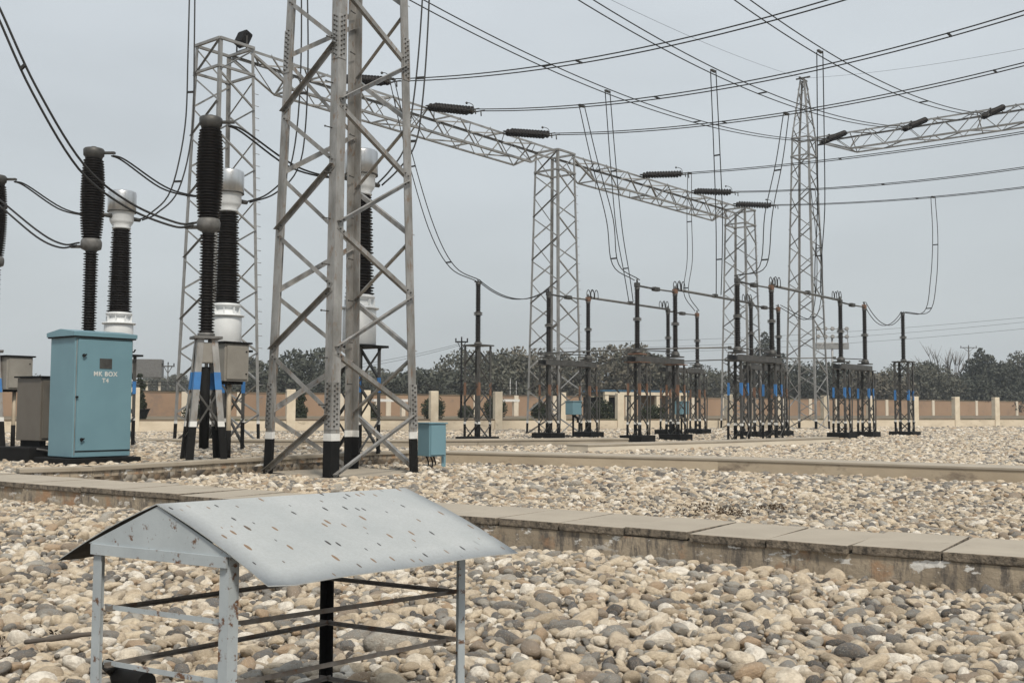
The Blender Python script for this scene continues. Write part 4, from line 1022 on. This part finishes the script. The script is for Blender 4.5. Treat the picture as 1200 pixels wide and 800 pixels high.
# shrubs along the far side of the fence
SH = [(165, 436, 62, .9, 'tall clipped conical shrub in a dark tub right of the teal cabinet', 'column'), (352, 458, 72, 1.3, 'clipped column shrub seen through the left side of the nearest tower', 'column'), (232, 478, 60, 2.2, 'low dark bush behind the breaker legs', 'bush'),
      (508, 467, 70, 2.0, 'round clipped shrub between two cream posts right of the nearest tower', 'bush'), (581, 467, 74, 2.2, 'round clipped shrub behind the lone left post insulator', 'bush'), (634, 474, 76, 1.8, 'round dark shrub behind the middle column', 'bush'),
      (766, 484, 66, 2.4, 'loose bush hanging over the plinth behind the rust topped isolator', 'bush'), (705, 472, 73, 2.2, 'dark shrub at the blue roofed shed', 'bush'), (545, 478, 78, 1.5, 'small round shrub left of the lone left post insulator', 'bush'), (430, 478, 72, 2.2, 'low shrub at the right side of the nearest tower', 'bush')]
for i, (px, py, Y, wd, lb, kd) in enumerate(SH):
    rnd = np.random.default_rng(300 + i); p = W(px, py, Y); h = p.z - .5
    t = thing('shrub', lb, 'shrub', (p.x, p.y, .5), 0, 'shrubs along the fence'); cs = []
    for k in range(9):
        f = k / 8; r = wd * .5 * (1 - .55 * f if kd == 'column' else math.sqrt(max(.12, 1 - (2 * f - 1) ** 2))) * .8
        cs.append((V((rnd.uniform(-.12, .12), rnd.uniform(-.12, .12), h * (.08 + .84 * f))), max(.16, r)))
    q, fq = leaf_cloud(rnd, cs, 2600, .08); crown_obj('foliage', q, fq, 'hedge', t)
    MB().tube([(0, 0, -.1), (0, 0, h * .6)], .05, 6).build('stem', 'bark', t)
    if i == 0: MB().lathe([(.32, -.02), (.36, .1), (.55, .55), (.60, .62), (.5, .62)], 14).build('tub', 'black', t)

# blue roofed shed beyond the fence
p = W(744, 488, 80)
bs = thing('shed', 'low open shed with a thin blue roof behind the rust topped isolator', 'shed', (p.x, p.y, .5), frot)
MB().box((0, 0, 2.02), (7.6, 3.4, .12)).build('roof', 'roofblue', bs); MB().box((0, -1.55, 1.84), (7.2, .25, .24)).build('lintel', 'fence', bs)
for k, xx in enumerate((-3.4, -1.2, 1.0, 3.4)): MB().box((xx, -1.5, .85), (.3, .3, 1.75)).build('column', 'fence', bs)
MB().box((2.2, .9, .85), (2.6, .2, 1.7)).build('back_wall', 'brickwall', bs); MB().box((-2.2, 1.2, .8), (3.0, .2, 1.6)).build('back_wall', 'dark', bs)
# white gate frames over the brown wall
for px, Y, lb in ((590, 96, 'white painted gate frame behind the lone left post insulator'), (457, 90, 'white painted gate frame seen through the right side of the nearest tower')):
    p = W(px, 469, Y); t = thing('gate_frame', lb, 'gate frame', (p.x, p.y, .5), wr, 'white gate frames')
    MB().box((0, 0, p.z - .5), (3.2, .4, .22)).build('lintel', 'white', t)
    for s_ in (-1.2, 1.2): MB().box((s_, 0, (p.z - .6) / 2), (.34, .34, p.z - .62)).build('post', 'whitewash', t)

# raised hoarding on stilts at far left, light poles, distribution poles
p = W(165, 425, 150); t = thing('raised_tank', 'pale raised tank on thin stilts far behind the teal cabinet', 'water tank', (p.x, p.y, .5), .2)
MB().box((0, 0, p.z - 1.3), (6.0, 2.5, 2.6), 0, .1).build('tank', 'flange', t)
for s_ in (-2.6, -.9, .9, 2.6): MB().box((s_, 0, (p.z - 3.1) / 2), (.3, .3, p.z - 3.1)).build('stilt', 'whitewash', t)
def pole(px, py, Y, lb, r=.09, arm=1.1, kind='cross', mat='galv_dark', name='power_pole', cat='pole', rot=0.0):
    p = W(px, py, Y); z = p.z - .4
    t = thing(name, lb, cat, (p.x, p.y, .4), rot)
    MB().tube([(0, 0, -.3), (0, 0, z)], [r * 1.25, r * .8], 8).build('shaft', mat, t)
    if kind == 'cross':
        MB().beam((-arm, 0, z - .15), (arm, 0, z - .15), .1, .1).build('crossarm', mat, t)
        MB().beam((-arm * .6, 0, z - .2), (0, 0, z - .75), .05, .05).beam((arm * .6, 0, z - .2), (0, 0, z - .75), .05, .05).build('arm_braces', mat, t)
        for xx in (-arm * .9, 0, arm * .9): MB().lathe([(.03, 0), (.06, .05), (.04, .1), (.06, .16), (.02, .22)], 8, (xx, 0, z - .1 if xx else z)).build('pin_insulator', 'porc', t)
    return t, p
PZ_ = {}
_, PZ_[0] = pole(541, 398, 75, 'black slim power pole just left of the lone left post insulator', .07, .45, mat='black')
_, PZ_[1] = pole(197, 427, 90, 'thin power pole with a crossarm left of the breaker legs', .06, .55)
pole(605, 446, 110, 'thin street light pole left of the middle gantry column', .05, kind='none', mat='galv_far', name='light_pole')
pole(598, 443, 116, 'short pale pole beside the thin street light', .09, kind='none', mat='galv_far', name='light_pole')
pole(1135, 406, 150, 'distant pole with a small frame above the tallest right hand trees', .12, 1.2, name='power_pole')
t, p = pole(975, 392, 150, 'distant floodlight mast right of the peaked tower', .16, kind='none', mat='galv_far', name='floodlight_mast', cat='floodlight mast')
z = p.z - .4
MB().box((0, 0, z - 1.6), (4.6, .5, .9), 0, .05).build('service_platform', 'galv_far', t)
for r_ in range(2):
    for k in range(5):
        MB().lathe([(.05, -.25), (.26, -.15), (.30, .1), (.28, .14)], 10, (-2.0 + k * 1.0, -.25, z - .3 + r_ * 1.1), (0, -1, .4)).build('lamp', 'flange', t)
MB().beam((-2.2, 0, z + .8), (2.2, 0, z + .8), .1, .1).beam((-2.2, 0, z - .3), (2.2, 0, z - .3), .1, .1).beam((-2.2, 0, z - 1.3), (-2.2, 0, z + .8), .1, .1).beam((2.2, 0, z - 1.3), (2.2, 0, z + .8), .1, .1).build('lamp_frame', 'galv_far', t)
for j, (ya, yb, lb) in enumerate(((396, 371, 'uppermost thin distribution line low in the right sky'), (404, 376, 'middle thin distribution line low in the right sky'), (410, 384, 'lowest thin distribution line low in the right sky'))):
    a_, b2 = W(620, ya + 4, 135), W(1290, yb - 8, 100)
    tag(MB().tube(sagline(a_, b2, .9, 20), .014, 5).build('power_line', 'wire'), lb, 'power line', 'thin distribution lines')
for j, (ya, yb, lb) in enumerate(((402, 437, 'upper thin power line sloping down left of the black pole'), (404, 442, 'lower thin power line sloping down left of the black pole'))):
    tag(MB().tube(sagline(W(541, ya, 75), W(330, yb - 4, 100), .5, 14), .012, 5).build('power_line', 'wire'), lb, 'power line', 'thin power lines at the black pole')

# ---------------------------------------------------------------- river pebbles
pcol = bpy.data.collections.new('pebble_shapes')
rp = np.random.default_rng(11)
for k in range(8):
    bm = bmesh.new(); bmesh.ops.create_icosphere(bm, subdivisions=3 if k < 6 else 2, radius=1)
    off = rp.uniform(-5, 5, 3); sx, sy, sz = rp.uniform(.85, 1.15), rp.uniform(.62, .95), rp.uniform(.42, .68)
    pln = []
    for j in range(7):
        a_ = rp.normal(size=3); pln.append((V(a_).normalized(), rp.uniform(.62, .88)))
    ph = rp.uniform(0, 6.28, 9); fr = rp.uniform(.8, 2.1, (9, 3))
    for vtx in bm.verts:
        c_ = vtx.co; d_ = sum(math.sin(fr[j] @ np.array(c_) * 1.3 + ph[j]) for j in range(6)) * .045
        # superellipsoid-ish flattening
        q = V([math.copysign(abs(x_) ** (.86 + .1 * (k % 3)), x_) for x_ in c_]) * (1 + d_)
        for pn_, pd_ in pln:
            e_ = q.dot(pn_) - pd_
            if e_ > 0: q -= pn_ * e_ * .82
        vtx.co = V((q.x * sx, q.y * sy, q.z * sz)) * 1.08
    for f_ in bm.faces: f_.smooth = True
    me = bpy.data.meshes.new('pebble_shape'); bm.to_mesh(me); bm.free(); me.materials.append(M['pebble'])
    pcol.objects.link(bpy.data.objects.new('pebble_shape', me))

def polymask(P, poly):
    x, y = P[:, 0], P[:, 1]; r = np.zeros(len(P), bool)
    for i in range(len(poly)):
        (x1, y1), (x2, y2) = poly[i], poly[i - 1]
        c_ = ((y1 > y) != (y2 > y)) & (x < (x2 - x1) * (y - y1) / (y2 - y1 + 1e-12) + x1); r ^= c_
    return r
def strip(pts, w0, w1):
    out = []
    for i in range(len(pts) - 1):
        p, q = V((*pts[i], 0)), V((*pts[i + 1], 0)); d = (q - p).normalized(); nn = V((-d.y, d.x, 0))
        out.append([tuple((p + nn * w0).xy), tuple((q + nn * w0).xy), tuple((q + nn * w1).xy), tuple((p + nn * w1).xy)])
    return out
EXC = [PATH] + strip([(-7.5, 16.4), (-6.62, 17.0), (-4.86, 20.1), (-3.75, 22.0), (-1.75, 24.5)], .0, .34) + strip(T2, .0, .95) + strip(T3, .0, .9) + strip(T4, .0, .9)
pc_ = []
for sx, sy in ((-1, -1), (1, -1), (1, 1), (-1, 1)):
    q = Matrix.Rotation(ROT1, 3, 'Z') @ V((sx * 1.42, sy * 1.22, 0)) + padc; pc_.append((q.x, q.y))
EXC.append(pc_)
def band(y0, y1, cell, mean, spread, z0, zr, seed, nx=.56, top=None):
    r = np.random.default_rng(seed); xs = nx * y1 + 1.2
    gx = np.arange(-xs, xs, cell); gy = np.arange(y0, y1, cell)
    X, Y = np.meshgrid(gx, gy); X[1::2] += cell / 2
    P = np.stack([X.ravel(), Y.ravel()], 1) + r.uniform(-.42, .42, (X.size, 2)) * cell
    P = P[np.abs(P[:, 0]) < nx * P[:, 1] + 1.2]
    keep = np.ones(len(P), bool)
    for e_ in EXC: keep &= ~polymask(P, e_)
    fx = P[:, 1] < 58.2 + .48 * (P[:, 0] + 3.62); keep &= fx
    P = P[keep]
    s = mean * np.exp(r.normal(0, spread, len(P))).clip(.5, 2.1) * .5
    on = polymask(P, plat)
    und = .02 * np.sin(P[:, 0] * 1.3 + 1) * np.sin(P[:, 1] * 1.1)
    z = z0 + r.uniform(0, zr, len(P)) + und + np.where(on, PZ - .14, 0)
    rot = np.stack([r.normal(0, .28, len(P)), r.normal(0, .28, len(P)), r.uniform(0, 6.28, len(P))], 1)
    scl = np.stack([s * r.uniform(.9, 1.25, len(P)), s * r.uniform(.8, 1.1, len(P)), s * r.uniform(.8, 1.2, len(P))], 1)
    return np.column_stack([P, z]), rot, scl, r.integers(0, 8, len(P))
parts = [band(2.0, 15, .052, .058, .30, -.016, .016, 1), band(2.0, 15, .060, .064, .34, .010, .024, 2), band(2.0, 12.0, .13, .082, .38, .030, .02, 3), band(3.5, 12.0, .6, .13, .22, .026, .02, 9),
         band(15, 28, .072, .082, .30, .0, .036, 4), band(15, 26, .15, .10, .34, .03, .02, 5), band(28, 44, .10, .115, .28, .0, .03, 6), band(44, 62, .135, .14, .28, .0, .02, 7), band(62, 92, .2, .2, .28, .0, .02, 8)]
co = np.concatenate([q[0] for q in parts]); ro = np.concatenate([q[1] for q in parts]); sl = np.concatenate([q[2] for q in parts]); ix = np.concatenate([q[3] for q in parts])
print('pebbles', len(co))
me = bpy.data.meshes.new('pebbles'); me.vertices.add(len(co)); me.vertices.foreach_set('co', co.astype(np.float32).ravel())
for nm, ty, dat in (('prot', 'FLOAT_VECTOR', ro), ('pscl', 'FLOAT_VECTOR', sl)):
    at_ = me.attributes.new(nm, ty, 'POINT'); at_.data.foreach_set('vector', dat.astype(np.float32).ravel())
at_ = me.attributes.new('pidx', 'INT', 'POINT'); at_.data.foreach_set('value', ix.astype(np.int32))
me.materials.append(M['pebble']); me.update()
po = bpy.data.objects.new('pebbles', me); C.objects.link(po); tag(po, 'bed of rounded river pebbles covering the whole yard', 'pebbles', kind='stuff')
ng = bpy.data.node_groups.new('scatter pebbles', 'GeometryNodeTree')
ng.interface.new_socket('Geometry', in_out='INPUT', socket_type='NodeSocketGeometry'); ng.interface.new_socket('Geometry', in_out='OUTPUT', socket_type='NodeSocketGeometry')
gi, go = ng.nodes.new('NodeGroupInput'), ng.nodes.new('NodeGroupOutput')
iop = ng.nodes.new('GeometryNodeInstanceOnPoints'); ci = ng.nodes.new('GeometryNodeCollectionInfo')
ci.inputs['Collection'].default_value = pcol; ci.inputs['Separate Children'].default_value = True; ci.inputs['Reset Children'].default_value = True
def named(nm, ty):
    x = ng.nodes.new('GeometryNodeInputNamedAttribute'); x.data_type = ty; x.inputs['Name'].default_value = nm; return x.outputs['Attribute']
e2r = ng.nodes.new('FunctionNodeEulerToRotation')
ng.links.new(named('prot', 'FLOAT_VECTOR'), e2r.inputs[0]); ng.links.new(e2r.outputs[0], iop.inputs['Rotation'])
ng.links.new(named('pscl', 'FLOAT_VECTOR'), iop.inputs['Scale']); ng.links.new(named('pidx', 'INT'), iop.inputs['Instance Index'])
iop.inputs['Pick Instance'].default_value = True
ng.links.new(gi.outputs[0], iop.inputs['Points']); ng.links.new(ci.outputs[0], iop.inputs['Instance']); ng.links.new(iop.outputs[0], go.inputs[0])
md = po.modifiers.new('scatter', 'NODES'); md.node_group = ng

rnd = np.random.default_rng(5); cs = []
for px0, px1, py0, py1, m_ in ((800, 930, 590, 601, 26), (0, 16, 745, 775, 5), (660, 760, 575, 592, 8)):
    for _ in range(m_):
        p = WZ(rnd.uniform(px0, px1), rnd.uniform(py0, py1), .045); cs += [(p + V((rnd.normal() * .12, rnd.normal() * .2, 0)), .035) for _q in range(5)]
q, f = leaf_cloud(rnd, cs, 1500, .016); tag(crown_obj('leaf_litter', q, f, 'litter', None), 'dark dry leaf litter between the pebbles', 'leaf litter', kind='stuff')

# ---------------------------------------------------------------- haze
hz_ = MB().box((0, 135, 13.5), (420, 330, 30)).build('haze', 'dark'); tag(hz_, 'thin pale haze filling the air over the yard', 'haze', kind='stuff')
mt = bpy.data.materials.new('haze'); mt.use_nodes = True; n = mt.node_tree; n.nodes.clear()
ou = n.nodes.new('ShaderNodeOutputMaterial'); pv = n.nodes.new('ShaderNodeVolumePrincipled')
pv.inputs['Color'].default_value = (.80, .86, .92, 1); pv.inputs['Density'].default_value = .0006; pv.inputs['Anisotropy'].default_value = .0
n.links.new(pv.outputs[0], ou.inputs['Volume']); hz_.data.materials.clear(); hz_.data.materials.append(mt)
